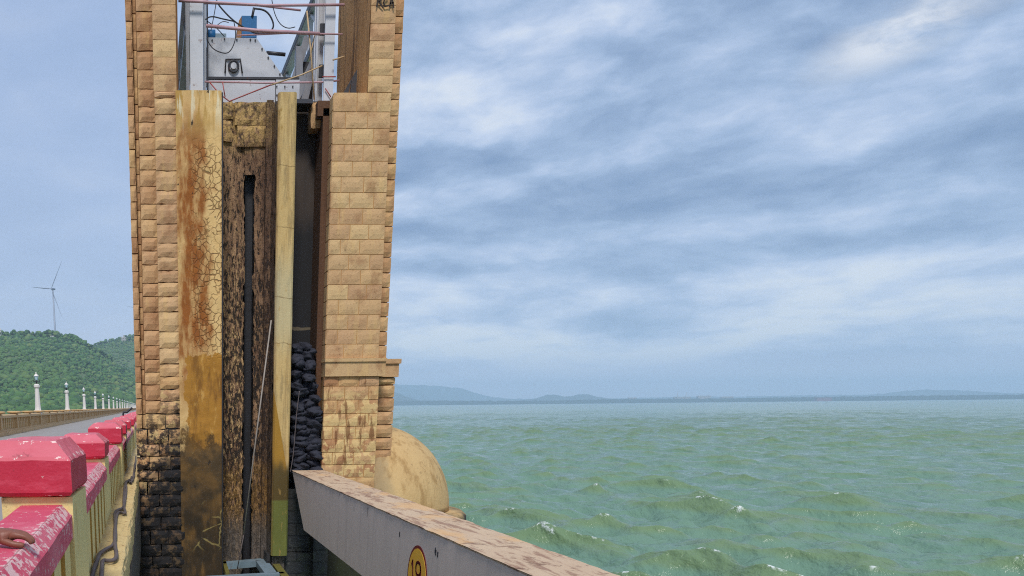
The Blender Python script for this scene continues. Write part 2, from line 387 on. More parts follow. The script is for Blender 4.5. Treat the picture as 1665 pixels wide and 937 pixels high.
def m_pilaster(n):
    p = n.pos(); x, y, z = n.xyz(p)
    a = n.noise(n.map(p, (6, 6, 1.2)), 1.5, 6, .6); f = n.noise(p, 40, 4)
    col = n.mix(a, S(214, 186, 128), S(186, 150, 90)); col = n.mix(n.mul(n.step(n.noise(n.map(p, (9, 9, .7)), 1.3, 6, .65), .5, .64), .45), col, S(138, 108, 66))
    col = n.mix(n.mul(n.step(n.noise(n.map(p, (5, 5, 1.4), (1, 0, 3)), 2, 5, .65), .56, .66), n.add(n.mul(n.step(z, pz(330), pz(180)), .7), .15)), col, S(150, 116, 52))
    gm_ = n.step(n.noise(n.map(p, (7, 7, 1.0), (2, 0, 5)), 1.7, 7, .68), .50, .62); col = n.mix(n.mul(gm_, .45), col, S(122, 104, 72))
    mid = n.band(z, pz(560), pz(430), .4); col = n.mix(n.mul(mid, .5), col, S(190, 184, 150))
    # ochre wedge that widens towards the water
    w = n.m('SUBTRACT', n.m('SUBTRACT', z, pz(622)), n.mul(n.m('SUBTRACT', x, 2.16), -5.2))
    oc = n.m('SUBTRACT', 1.0, n.step(n.add(w, n.mul(n.m('SUBTRACT', a, .5), .1)), -.02, .02))
    col = n.mix(oc, col, n.mix(a, S(176, 132, 44), S(142, 102, 32)))
    lo = n.m('SUBTRACT', 1.0, n.step(n.add(z, n.mul(n.m('SUBTRACT', a, .5), .4)), pz(770), pz(745)))
    col = n.mix(n.mul(lo, .9), col, S(74, 62, 30))
    gr = n.m('SUBTRACT', 1.0, n.step(z, pz(817), pz(813))); col = n.mix(gr, col, n.mix(a, S(122, 124, 58), S(86, 90, 40)))
    zz = n.add(z, n.add(n.mul(n.m('SUBTRACT', n.noise(p, 5, 4, .6), .5), .10), n.mul(x, .12)))
    for yy in (272, 372, 486, 560):
        zc = pz(yy) + .12 * 2.3; col = n.mix(n.mul(n.band(zz, zc - .006, zc + .006, .005), .65), col, S(110, 84, 44))
    edg = n.m('SUBTRACT', 1.0, n.step(n.m('SUBTRACT', x, n.mul(n.noise(p, 6, 4, .6), .07)), 2.15, 2.19)); col = n.mix(n.mul(edg, .35), col, S(150, 108, 58))
    fl = n.step(n.noise(n.map(p, (6, 6, 2.2), (4, 0, 8)), 1.6, 5, .65), .60, .66); col = n.mix(n.mul(fl, .5), col, S(176, 140, 78))
    return {'Base Color': col, 'Roughness': .85, 'Normal': n.bump(n.add(f, a), .35, .012)}
M_PILASTER = mat('yellow_limewash', m_pilaster)
def m_pierlow(n):
    p = n.pos(); x, y, z = n.xyz(p); b = n.new('ShaderNodeTexBrick'); n.put(b.inputs['Vector'], n.vec(x, z, 0.0))
    for k, v in (('Scale', 1), ('Brick Width', .6), ('Row Height', .23), ('Mortar Size', .012)): b.inputs[k].default_value = v
    n.put(b.inputs['Color1'], S(40, 42, 46)); n.put(b.inputs['Color2'], S(54, 52, 50)); n.put(b.inputs['Mortar'], S(22, 22, 26))
    g = n.mul(n.step(n.noise(p, 3.4, 5, .65), .50, .66), n.step(x, 2.5, 3.1))
    c = n.mix(n.mul(g, .8), b.outputs['Color'], S(58, 66, 34))
    c = n.mix(n.mul(n.step(n.noise(p, 9, 4, .6), .62, .7), .5), c, S(96, 98, 92))
    return {'Base Color': c, 'Roughness': .6, 'Normal': n.bump(n.add(n.mul(b.outputs['Fac'], -1.0), n.noise(p, 20, 5)), .6, .02)}
M_PIERLOW = mat('wet_black_masonry', m_pierlow)
def m_dome(n):
    p = n.pos(); x, y, z = n.xyz(p); a = n.noise(n.map(p, (1, 1, .6)), 2.2, 7, .62); st = n.noise(n.map(p, (5, 5, .5)), 1.3, 5, .6)
    c = n.mix(a, S(214, 182, 128), S(182, 146, 96))
    c = n.mix(n.mul(n.step(st, .48, .66), .6), c, S(150, 112, 62))
    c = n.mix(n.mul(n.step(n.noise(p, 7, 5, .7), .58, .68), .5), c, S(118, 92, 58))
    cr = n.m('SUBTRACT', 1.0, n.step(n.vor(n.mix(.35, p, n.noise(p, 3, 5, .6, 0, True)), 1.3, 'DISTANCE_TO_EDGE'), .0, .012))
    c = n.mix(n.mul(n.mul(cr, n.step(a, .45, .6)), .4), c, S(120, 86, 50))
    gry = n.m('SUBTRACT', 1.0, n.step(n.add(x, n.mul(n.m('SUBTRACT', a, .5), .6)), 4.15, 4.45)); c = n.mix(n.mul(gry, .55), c, S(124, 112, 92))
    alg = n.m('SUBTRACT', 1.0, n.step(n.add(z, n.mul(n.m('SUBTRACT', a, .5), .5)), pz(862), pz(840))); c = n.mix(n.mul(alg, .98), c, n.mix(n.step(a, .4, .6), S(22, 24, 23), S(40, 46, 27)))
    return {'Base Color': c, 'Roughness': .9, 'Normal': n.bump(n.add(a, n.mul(n.noise(p, 24, 4), .4)), .5, .04)}
M_DOME = mat('sun_bleached_render', m_dome)
def m_metal(c1, c2, rust=.0, rough=.5):
    def f(n):
        p = n.pos(); a = n.noise(p, 6, 5, .6); c = n.mix(a, c1, c2)
        if rust: c = n.mix(n.mul(n.step(n.noise(p, 9, 6, .7), .60, .68), rust), c, S(112, 66, 40))
        return {'Base Color': c, 'Roughness': rough, 'Normal': n.bump(n.noise(p, 30, 3), .08, .01)}
    return f
M_WHITE = mat('white_painted_steel', m_metal(S(206, 208, 214), S(186, 190, 198), .5))
M_GREYST = mat('grey_painted_steel', m_metal(S(150, 152, 160), S(116, 120, 128), .6))
M_DARKST = mat('dark_steel', m_metal(S(62, 62, 68), S(42, 42, 48), .5))
M_PIPE = mat('pinkish_primed_pipe', m_metal(S(206, 176, 182), S(166, 116, 126), .5))
M_REDROD = mat('red_primed_rod', m_metal(S(172, 78, 72), S(140, 60, 60), .2))
M_YROD = mat('dull_yellow_rod', m_metal(S(206, 180, 140), S(176, 146, 108), .4))
M_BLUE = mat('blue_motor_paint', m_metal(S(32, 112, 168), S(24, 88, 140), .15))
M_OCHREP = mat('ochre_panel_paint', m_metal(S(168, 118, 60), S(132, 88, 46), .4))
M_CABLE = mat('black_cable', m_metal(S(44, 44, 50), S(34, 34, 40), 0, .6))
M_CABLEG = mat('dusty_grey_cable', m_metal(S(112, 100, 98), S(78, 70, 72), 0, .8))
M_PALEST = mat('pale_blue_steel', m_metal(S(136, 156, 172), S(104, 120, 124), .4, .45))
M_POLE = mat('weathered_pole', m_metal(S(168, 158, 148), S(132, 120, 108), .3, .7))
M_YMOSS = mat('mossy_yellow_steel', m_metal(S(132, 122, 62), S(80, 80, 36), .7))
def m_web(n):
    p = n.pos(); x, y, z = n.xyz(p); a = n.noise(p, 1.6, 6, .6); st = n.noise(n.map(p, (3, 6, .5)), 1.4, 5, .6)
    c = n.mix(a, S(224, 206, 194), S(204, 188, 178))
    c = n.mix(n.mul(n.step(st, .5, .7), .2), c, S(146, 136, 134))
    c = n.mix(n.mul(n.step(n.noise(n.map(p, (1, 1.6, 1), (0, 3, 0)), 3.0, 5, .7), .67, .72), .7), c, S(70, 56, 54))
    c = n.mix(n.mul(n.step(n.noise(n.map(p, (1, 7, .9), (0, 1, 0)), 1.5, 5, .7), .66, .74), .35), c, S(128, 98, 80))
    return {'Base Color': c, 'Roughness': .55, 'Normal': n.bump(n.noise(p, 3, 4), .15, .02)}
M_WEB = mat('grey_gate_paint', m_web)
def m_flange(n):
    p = n.pos(); a = n.noise(n.map(p, (1.5, 1, 1)), 2.0, 7, .65, .4); st = n.noise(n.map(p, (9, 1.4, 1)), 1.5, 6, .65); f = n.noise(p, 40, 4)
    c = n.mix(a, S(212, 188, 156), S(182, 150, 122))
    c = n.mix(n.mul(n.step(st, .5, .62), .7), c, S(136, 96, 76))
    c = n.mix(n.mul(n.step(n.noise(p, 4.5, 6, .7), .56, .66), .8), c, S(108, 70, 50))
    c = n.mix(n.mul(n.step(n.noise(n.map(p, (1, .6, 1), (0, 4, 0)), 1.6, 5, .6), .54, .64), .65), c, S(214, 168, 112))
    c = n.mix(n.mul(n.step(n.noise(p, 17, 4, .6), .64, .70), .7), c, S(58, 42, 36))
    return {'Base Color': c, 'Roughness': .85, 'Normal': n.bump(n.add(f, n.mul(a, 1.5)), .5, .015)}
M_FLANGE = mat('scaled_rusty_top', m_flange)
def m_paint(col, col2, chip, chipc, under=None):
    def f(n):
        p = n.pos(); a = n.noise(p, 3.5, 5, .6); fne = n.noise(p, 55, 4)
        c = n.mix(a, col, col2)
        ck = n.step(n.noise(p, 13, 5, .66), chip, chip + .03)
        c = n.mix(n.mul(ck, .9), c, chipc)
        st = n.step(n.noise(n.map(p, (14, 14, 1.5)), 1.3, 5, .65), .58, .68)
        if under: c = n.mix(n.mul(st, .6), c, under)
        dk = n.step(n.noise(p, 8, 5, .7), .66, .72); c = n.mix(n.mul(dk, .45), c, S(84, 52, 44))
        return {'Base Color': c, 'Roughness': .6, 'Normal': n.bump(n.add(fne, n.mul(a, 1.0)), .35, .008)}
    return f
M_RED = mat('crimson_paint', m_paint(S(206, 42, 72), S(188, 28, 56), .635, S(240, 206, 200)))
def m_cap(n):
    p = n.pos(); a = n.noise(p, 3.5, 5, .6); fne = n.noise(p, 55, 4); e = n.attr('edge')
    c = n.mix(a, S(200, 46, 72), S(182, 32, 56))
    c = n.mix(n.mul(n.step(n.noise(n.map(p, (3, 3, 9)), 1.5, 5, .65), .5, .68), .35), c, S(222, 92, 112))
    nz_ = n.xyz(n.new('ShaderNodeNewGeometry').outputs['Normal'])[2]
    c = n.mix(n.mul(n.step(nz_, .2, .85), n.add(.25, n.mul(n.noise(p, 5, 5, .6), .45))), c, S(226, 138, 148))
    k = n.noise(p, 15, 5, .68); ck = n.step(n.add(k, n.mul(n.step(e, .45, 1.0), .13)), .69, .715)
    c = n.mix(n.mul(ck, .9), c, S(238, 206, 198))
    dk = n.step(n.noise(p, 8, 5, .7), .63, .72); c = n.mix(n.mul(dk, .5), c, S(110, 40, 44))
    return {'Base Color': c, 'Roughness': .6, 'Normal': n.bump(n.add(n.add(fne, n.mul(ck, -.6)), a), .35, .008)}
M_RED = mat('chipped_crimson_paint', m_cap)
def m_rail(n):
    p = n.pos(); x, y, z = n.xyz(p); a = n.noise(p, 3.5, 5, .6); fne = n.noise(p, 55, 4)
    c = n.mix(a, S(212, 84, 108), S(198, 60, 86))
    c = n.mix(n.mul(n.step(n.noise(p, 2.2, 5, .6), .45, .65), .4), c, S(226, 134, 146))
    bv = n.band(x, -.515, -.445, .012); k = n.noise(n.map(p, (1, .6, 1)), 24, 6, .7)
    ck = n.step(n.add(k, n.mul(bv, .12)), .60, .64); c = n.mix(n.mul(ck, .85), c, S(232, 196, 190))
    ln = n.band(n.add(x, n.mul(n.m('SUBTRACT', n.noise(p, 5, 4), .5), .012)), -.506, -.499, .003); c = n.mix(n.mul(ln, .6), c, S(120, 84, 84))
    dk = n.step(n.noise(p, 8, 5, .7), .64, .72); c = n.mix(n.mul(dk, .45), c, S(104, 60, 60))
    return {'Base Color': c, 'Roughness': .65, 'Normal': n.bump(n.add(n.add(fne, n.mul(ck, -.5)), a), .35, .008)}
M_PINK = mat('worn_crimson_rail_paint', m_rail)
M_YEL = mat('pale_yellow_limewash', m_paint(S(232, 214, 150), S(222, 198, 128), .72, S(150, 130, 90), S(178, 136, 62)))
M_OCH = mat('ochre_recess_faces', m_paint(S(206, 168, 84), S(178, 138, 58), .70, S(120, 92, 48), S(150, 108, 44)))
M_LEDGE = mat('crumbling_ledge_render', m_paint(S(222, 198, 140), S(196, 164, 104), .60, S(150, 116, 74), S(140, 104, 62)))
M_TAN = mat('tan_balustrade_paint', m_paint(S(206, 170, 116), S(180, 142, 92), .66, S(120, 92, 62), S(140, 104, 66)))
def m_road(n):
    p = n.pos(); a = n.noise(n.map(p, (1, .25, 1)), .8, 6, .6); f = n.noise(p, 70, 3)
    return {'Base Color': n.mix(n.mul(n.step(f, .4, .7), .4), n.mix(a, S(164, 158, 152), S(140, 134, 128)), S(112, 106, 102)), 'Roughness': .9, 'Normal': n.bump(f, .3, .006)}
M_ROAD = mat('concrete_road', m_road)
M_CONC = mat('dark_concrete', lambda n: {'Base Color': n.mix(n.noise(n.pos(), 2, 6, .6), S(92, 84, 76), S(60, 54, 50)), 'Roughness': .95, 'Normal': n.bump(n.noise(n.pos(), 12, 5), .4, .03)})
M_LAMPW = mat('lamp_white', m_metal(S(232, 226, 218), S(212, 204, 196), .15, .6))
M_LANT = mat('lantern_glass', lambda n: {'Base Color': S(196, 222, 232), 'Roughness': .15})
M_SACK = mat('black_sack', lambda n: {'Base Color': n.mix(n.noise(n.pos(), 9, 5, .6), S(26, 28, 39), S(48, 49, 62)), 'Roughness': .8,
                                      'Normal': n.bump(n.noise(n.pos(), 26, 5, .6, .8), .5, .02)})
M_YDISC = mat('sign_yellow', m_metal(S(248, 192, 66), S(226, 164, 44), .35, .7))
M_MAROON = mat('sign_maroon', m_metal(S(128, 40, 34), S(104, 30, 30), 0, .6))
M_BLACKP = mat('black_paint', m_metal(S(40, 30, 26), S(56, 42, 34), 0, .8))
M_TURB = mat('turbine_grey', m_metal(S(150, 158, 172), S(140, 148, 164), 0, .5))
M_BWHITE = mat('white_rendered_wall', m_metal(S(232, 226, 220), S(214, 208, 204), 0, .9))
M_BTAN = mat('beige_rendered_wall', m_metal(S(176, 172, 168), S(160, 156, 152), 0, .9))
M_BRED = mat('red_sheet_roof', m_metal(S(138, 92, 90), S(124, 84, 84), 0, .8))

# ------------------------------------------------------------------ ground, water, far land
WZ = -2.8
gm = MB(); g = 40000
gm.box(-g, g, -g, g, -32, -30)
def m_ground(n):
    p = n.pos(); return {'Base Color': n.mix(n.noise(p, .02, 6, .6), (.05, .075, .025), (.10, .11, .05)), 'Roughness': 1.0}
tag(gm.build('ground', mat('scrub_ground', m_ground)), kind='structure')

# water: a fan of rings whose spacing grows with distance, real wave heights
def build_water():
    ang = np.concatenate([np.radians(np.linspace(.4, 66, 720)), np.radians(np.linspace(66.6, 150, 120))])
    rr = [5.0]
    while rr[-1] < 700: rr.append(rr[-1] * 1.0048)
    while rr[-1] < 2500: rr.append(rr[-1] * 1.009)
    while rr[-1] < 13000: rr.append(rr[-1] * 1.03)
    rr = np.array(rr); A, Rr = np.meshgrid(ang, rr)
    X = Rr * np.sin(A); Y = Rr * np.cos(A); dr = np.gradient(rr)[:, None] * np.ones_like(X)
    H = np.zeros_like(X); DX = np.zeros_like(X); DY = np.zeros_like(X); J = np.zeros_like(X)
    g2 = np.random.default_rng(11)
    for i in range(84):
        lam = float(np.exp(g2.uniform(math.log(.5), math.log(7.5))))
        th = math.radians(34) + g2.normal(0, .48)
        k = 2 * PI / lam; kx, ky = math.cos(th) * k, math.sin(th) * k
        amp = .0126 * lam ** .80 * (1.40 if 1.5 < lam < 5.0 else .9 if lam <= 1.5 else .8) * g2.uniform(.6, 1.3)
        fade = np.clip((lam / (dr * 2.0) - .7) / 1.0, 0, 1)
        ph = g2.uniform(0, 2 * PI)
        warp = .9 * np.sin(X * .031 * (1 + .3 * math.sin(i)) + Y * .043 + i) + .7 * np.sin(X * .071 - Y * .052 + 2 * i)
        t = kx * X + ky * Y + ph + warp
        H += amp * fade * np.cos(t)
        q = .62
        DX -= q * amp * fade * math.cos(th) * np.sin(t); DY -= q * amp * fade * math.sin(th) * np.sin(t)
        J += q * amp * k * fade * np.cos(t)
    # calmer against the gate line
    patch = .75 + .35 * np.sin(X * .045 + 1.3) * np.sin(Y * .037 + .4)
    H *= patch; DX *= patch; DY *= patch; J *= patch
    crest = np.clip((H + .05) / .32, 0, 1)
    foam = np.clip((J - .62) / .30, 0, 1) * np.clip(H / .26, 0, 1)
    P = np.stack([X + DX, Y + DY, WZ + H], -1).reshape(-1, 3)
    nr, na = X.shape
    idx = np.arange(nr * na).reshape(nr, na)
    q = np.stack([idx[:-1, :-1], idx[:-1, 1:], idx[1:, 1:], idx[1:, :-1]], -1).reshape(-1, 4)
    cx = P[q][:, :, 0].mean(1); cy = P[q][:, :, 1].mean(1)
    keep = cx > 2.95
    q = q[keep][:, ::-1]
    me = bpy.data.meshes.new('water'); me.vertices.add(len(P)); me.vertices.foreach_set('co', P.astype(np.float32).ravel())
    me.loops.add(len(q) * 4); me.loops.foreach_set('vertex_index', q.astype(np.int32).ravel())
    me.polygons.add(len(q)); me.polygons.foreach_set('loop_start', np.arange(0, len(q) * 4, 4, dtype=np.int32))
    me.polygons.foreach_set('use_smooth', np.ones(len(q), bool))
    me.update(calc_edges=True)
    at = me.attributes.new('foam', 'FLOAT', 'POINT'); at.data.foreach_set('value', foam.astype(np.float32).ravel())
    at = me.attributes.new('crest', 'FLOAT', 'POINT'); at.data.foreach_set('value', crest.astype(np.float32).ravel())
    def m_water(n):
        p = n.pos(); fo = n.attr('foam')
        br = n.noise(p, 5, 6, .7); fm = n.mul(n.step(n.mul(fo, n.step(br, .40, .66)), .12, .7), .8)
        mottle = n.noise(p, .12, 5, .6)
        c = n.mix(mottle, S(112, 142, 120), S(102, 134, 114))
        c = n.mix(n.mul(n.step(n.add(n.attr('crest'), n.mul(n.m('SUBTRACT', n.noise(p, 1.1, 4, .6), .5), .5)), .25, 1.0), .55), c, S(114, 132, 80))  # olive crests: light through thin water put into the base colour
        c = n.mix(fm, c, S(235, 240, 240))
        h = n.add(n.mul(n.noise(p, 2.4, 7, .62, .3), .45), n.mul(n.noise(n.map(p, (1.5, .7, 1), (0, 0, 0), (0, 0, .5)), .50, 5, .6), 2.2))
        h = n.add(h, n.mul(n.noise(n.map(p, (1.5, .6, 1), (9, 3, 0), (0, 0, .5)), .16, 4, .6), 6.0))
        rg = n.add(.14, n.mul(fm, .6))
        return {'Base Color': c, 'Roughness': rg, 'IOR': 1.33, 'Normal': n.bump(h, .7, .24)}
    me.materials.append(mat('lake_water', m_water))
    me.validate()
    o = bpy.data.objects.new('water', me); COL.objects.link(o); return tag(o, kind='structure')
build_water()

# far shore: low wooded land, then hills
def m_land(c1, c2, sc):
    return lambda n: {'Base Color': n.mix(n.noise(n.pos(), sc, 6, .65), c1, c2), 'Roughness': 1.0}
M_LAND = mat('wooded_shore', m_land((.02, .04, .025), (.04, .06, .035), .03))
M_HILLF = mat('far_hill_scrub', m_land((.04, .06, .045), (.07, .085, .06), .01))
def ridge(name, pts, dist, thick, m, zb=-30, rough=0, seed=0, per=6):
    """a ridge of land at a constant distance: crest heights are given along its length"""
    bm = MB(); xs = [a for a, b in pts]; ys = [b for a, b in pts]
    m_ = int((max(xs) - min(xs)) / per)
    rows = []
    for i in range(m_ + 1):
        px = xs[0] + (xs[-1] - xs[0]) * i / m_; py = np.interp(px, xs, ys)
        r = _ray(px, 662); d = np.array([r[0], r[1]]); d /= np.linalg.norm(d)
        rr = _ray(px, py); h = EYE + dist * rr[2] / math.hypot(rr[0], rr[1])
        h += rough * (mn.noise(Vector((px * .11, seed, 0))) + .6 * mn.noise(Vector((px * .37, seed, 3))))
        row = []
        for t, e in ((-1, 0), (-.6, .55), (-.25, .9), (0, 1), (.3, .85), (1, 0)):
            q = d * (dist + t * thick)
            row.append((q[0], q[1], zb + (max(h, WZ + .3) - zb) * e + (rough * .4 * mn.noise(Vector((px * .2, t * 9, seed))) if 0 < e < 1 else 0)))
        rows.append(bm.addv(row))
    for a, b in zip(rows, rows[1:]):
        for j in range(5): bm.face((a + j, b + j, b + j + 1, a + j + 1), 0, True)
    return tag(bm.build(name, m), kind='structure')
ridge('far_shore', [(560, 651), (640, 652), (700, 651.5), (800, 652), (900, 651.5), (1000, 649), (1100, 648.6), (1200, 647.6), (1330, 645.6), (1450, 644), (1560, 642.8), (1700, 641.5), (1900, 640)],
      7000, 120, M_LAND, rough=5, seed=1, per=2.2)
ridge('far_hill', [(480, 610), (560, 618), (645, 625.5), (700, 627), (745, 631), (775, 640), (800, 646), (840, 650)], 12500, 500, M_HILLF, rough=12, seed=2)
ridge('shore_spur', [(560, 622), (620, 632), (645, 639), (660, 645), (680, 651), (700, 654)], 8200, 250, M_HILLF, rough=8, seed=3, per=3)
ridge('twin_hills', [(840, 652), (870, 648), (886, 642.5), (902, 641.5), (915, 645), (928, 644.5), (940, 641), (952, 641), (968, 645), (985, 648), (1010, 650)], 9500, 200, M_HILLF, rough=7, seed=4, per=3)
ridge('low_hill', [(1380, 645), (1430, 640), (1470, 635.5), (1500, 633.5), (1520, 635), (1540, 634), (1580, 636.5), (1640, 640), (1700, 641)], 12500, 400, M_HILLF, rough=8, seed=6)
ridge('distant_land', [(700, 650), (850, 648.5), (1000, 648), (1100, 645.5), (1200, 645), (1300, 643), (1400, 642), (1600, 640), (1800, 638)], 12800, 200, M_HILLF, rough=7, seed=8, per=4)

# ------------------------------------------------------------------ wooded hill on the left
def crest1(X):     # crest of the front hill at Y = 1500
    px = [-700, -420, -300, -150, 0, 30, 60, 95, 112, 130, 146, 175, 210, 260, 340]
    py = [600, 560, 540, 548, 551, 546, 549, 549, 555, 560, 567, 585, 606, 640, 700]
    return px, py
def hz(px, py, dist):
    r = _ray(px, py); return EYE + dist * r[2] / r[1]
def hx(px, dist): return float(PY(px, 600, dist)[0])
_px, _py = crest1(0)
H1x = [hx(a, 1500) for a in _px]; H1z = [hz(a, b, 1500) for a, b in zip(_px, _py)]
_p2 = [(-200, 600), (60, 590), (120, 576), (146, 568), (165, 560), (185, 555), (205, 553), (240, 554), (290, 566), (360, 590), (450, 640), (520, 700)]
H2x = [hx(a, 2150) for a, b in _p2]; H2z = [hz(a, b, 2150) for a, b in _p2]
def hill_h(x, y):
    a = np.interp(x, H1x, H1z); b = np.interp(x, H2x, H2z)
    t1 = (y - 1500) / (780 if y < 1500 else 500); t2 = (y - 2150) / (620 if y < 2150 else 500)
    s1 = max(0, 1 - abs(t1)); s2 = max(0, 1 - abs(t2))
    s1 = s1 ** .92; s2 = s2 ** .95
    gul = (mn.noise(Vector((x * .008, y * .004, 0))) * 16 + mn.noise(Vector((x * .02, y * .012, 5))) * 7)
    h1 = -30 + (a + 30) * s1 + gul * min(1, 4 * s1 * (1 - s1)); h2 = -30 + (b + 30) * s2 + gul * min(1, 4 * s2 * (1 - s2))
    return max(h1, h2, -29.5)
hm = MB()
NX, NY = 130, 110
hm.grid(lambda u, v: (-1250 + 1650 * u, 640 + 2050 * v, hill_h(-1250 + 1650 * u, 640 + 2050 * v)), NX, NY)
M_SCRUB_G = mat('hill_soil', m_land((.07, .12, .035), (.11, .15, .05), .02))
tag(hm.build('wooded_hill', M_SCRUB_G), kind='structure')
def m_leaf(n):
    p = n.pos(); isl = n.island(); big = n.noise(p, .006, 4, .6)
    c = n.ramp(isl, [(0, (.018, .055, .014)), (.35, (.045, .12, .026)), (.7, (.075, .165, .034)), (1, (.14, .20, .05))])
    c = n.mix(n.mul(n.step(big, .45, .65), .55), c, (.085, .16, .035))
    return {'Base Color': c, 'Roughness': .9}
M_LEAF = mat('scrub_leaves', m_leaf)
def blob_set(name, items, m):
    """many small uneven leaf clumps, as one ground-cover object"""
    t = (1 + 5 ** .5) / 2
    iv = np.array([(-1, t, 0), (1, t, 0), (-1, -t, 0), (1, -t, 0), (0, -1, t), (0, 1, t), (0, -1, -t), (0, 1, -t), (t, 0, -1), (t, 0, 1), (-t, 0, -1), (-t, 0, 1)]) / math.sqrt(1 + t * t)
    fi = np.array([(0, 11, 5), (0, 5, 1), (0, 1, 7), (0, 7, 10), (0, 10, 11), (1, 5, 9), (5, 11, 4), (11, 10, 2), (10, 7, 6), (7, 1, 8), (3, 9, 4), (3, 4, 2), (3, 2, 6), (3, 6, 8), (3, 8, 9), (4, 9, 5), (2, 4, 11), (6, 2, 10), (8, 6, 7), (9, 8, 1)])
    it = np.array(items); k = len(it)
    V = iv[None] * (1 + rng.uniform(-.35, .35, (k, 12, 1))) * it[:, None, 3:4] * np.array([1, 1, .8]) + it[:, None, :3]
    Fc = fi[None] + (np.arange(k) * 12)[:, None, None]
    me = bpy.data.meshes.new(name); V = V.reshape(-1, 3); Fc = Fc.reshape(-1, 3)
    me.vertices.add(len(V)); me.vertices.foreach_set('co', V.astype(np.float32).ravel())
    me.loops.add(len(Fc) * 3); me.loops.foreach_set('vertex_index', Fc.astype(np.int32).ravel())
    me.polygons.add(len(Fc)); me.polygons.foreach_set('loop_start', np.arange(0, len(Fc) * 3, 3, dtype=np.int32))
    me.update(calc_edges=True); me.materials.append(m)
    o = bpy.data.objects.new(name, me); COL.objects.link(o); return o
items = []
while len(items) < 26000:
    y = random.uniform(680, 2200); x = random.uniform(-.24, .02) * y - 20
    z = hill_h(x, y)
    if z < -28 and y > 760: continue
    big = mn.noise(Vector((x * .012, y * .012, 9)))
    big2 = mn.noise(Vector((x * .05, y * .03, 2)))
    if random.random() < .36 - big * .6 - big2 * .3: continue
    s = random.uniform(1.2, 3.2) * (1.2 if z < 20 else 1) * (1.7 if random.random() < .10 else 1)
    items.append((x, y, z + s * .35, s))
for i in range(900):                       # taller trees on the ridges and along the foot
    if i < 420: y = 1500 + random.uniform(-12, 8); x = random.uniform(-420, -60)
    elif i < 620: y = 2150 + random.uniform(-12, 8); x = random.uniform(-260, 20)
    else: y = random.uniform(690, 800); x = random.uniform(-.24, .0) * y
    cl = mn.noise(Vector((x * .03, y * .01, 4)))
    s = random.uniform(1.6, 3.2) * (1.3 + cl); z = hill_h(x, y)
    for j in range(3): items.append((x + random.uniform(-2, 2), y + random.uniform(-2, 2), z + s * (.4 + .75 * j) + random.uniform(0, 1.5), s * random.uniform(.7, 1.1)))
tag(blob_set('scrub_forest', items, M_LEAF), 'dense green scrub and low trees covering the hill beyond the road', 'scrub', kind='stuff')

# ------------------------------------------------------------------ wind turbines, pylon, hilltop houses
def turbine(label, hub_px, hub_py, dist, base_z, L, angs, yaw):
    hub = PY(hub_px, hub_py, dist)
    t = thing('wind_turbine', label, 'wind turbine', (hub[0], hub[1], base_z), 'wind turbines behind the hill')
    b = MB(); h = hub[2] - base_z
    b.lathe([(2.6, 0), (2.1, h * .4), (1.5, h - 1.5)], (hub[0], hub[1], base_z), 14); b.build('tower', M_TURB, t)
    ca, sa = math.cos(yaw), math.sin(yaw)
    ax = Vector((-sa, -ca, 0)); rt = Vector((ca, -sa, 0)); c = Vector(hub) + ax * 4
    b = MB(); b.tube([Vector(hub) - ax * 5, Vector(hub) + ax * 2.6], [1.7, 1.9], 8); b.build('nacelle', M_TURB, t)
    b = MB(); b.tube([c - ax * 1.4, c + ax * .6, c + ax * 1.8], [1.7, 1.5, .4], 10); b.build('hub', M_TURB, t)
    for a in angs:
        a = math.radians(a); d = rt * math.cos(a) + Vector((0, 0, 1)) * math.sin(a); w = d.cross(ax)
        b = MB(); rows = []
        for s, ch in ((.03, .9), (.12, 1.7), (.25, 2.1), (.5, 1.5), (.8, .9), (1.0, .25)):
            p = c + d * (L * s)
            rows.append(b.addv([p + w * ch * .35, p + ax * ch * .14, p - w * ch * .65, p - ax * ch * .14]))
        for r0, r1 in zip(rows, rows[1:]):
            for j in range(4): b.face((r0 + j, r0 + (j + 1) % 4, r1 + (j + 1) % 4, r1 + j), 0, True)
        b.face([rows[-1] + j for j in range(4)]); b.face([rows[0] + j for j in range(4)][::-1])
        b.build('blade', M_TURB, t)
mpp = 1800 / 1459.
turbine('grey three-bladed wind turbine rising clear above the wooded ridge', 86, 470, 1800, float(hill_h(hx(86, 1800), 1800)) - 2, 48 * mpp, (172, 296, 54), math.radians(42))
turbine('wind turbine mostly behind the stone tower, one blade tip showing', 256, 505, 1800, 30, 48 * mpp, (172, 290, 52), math.radians(10))

def pylon():
    b0 = PY(32, 642, 1050); hgt = 25 * 1050 / 1459.; x, y, z = b0
    z = float(hill_h(x, y)); hgt = float(PY(30, 616, 1050)[2]) - z
    t = thing('lattice_pylon', 'small grey lattice power pylon in the scrub at the foot of the hill', 'pylon', (x, y, z))
    b = MB(); w0, w1 = 3.0, .7; lv = 6
    def P(k, i): s = k / lv; w = w0 + (w1 - w0) * s; return Vector((x + w * (1 if i in (0, 3) else -1), y + w * (1 if i < 2 else -1), z + hgt * s))
    for i in range(4): b.tube([P(0, i), P(lv, i)], .22, 5)
    for k in range(lv):
        for i in range(4):
            b.tube([P(k, i), P(k + 1, (i + 1) % 4)], .12, 4); b.tube([P(k, (i + 1) % 4), P(k + 1, i)], .12, 4)
    b.build('lattice_mast', M_LAMPW, t)
    for hh in (.72, .84, .96):
        b = MB(); b.tube([(x - 3.6, y, z + hgt * hh), (x + 3.6, y, z + hgt * hh)], .2, 5); b.build('cross_arm', M_LAMPW, t)
pylon()

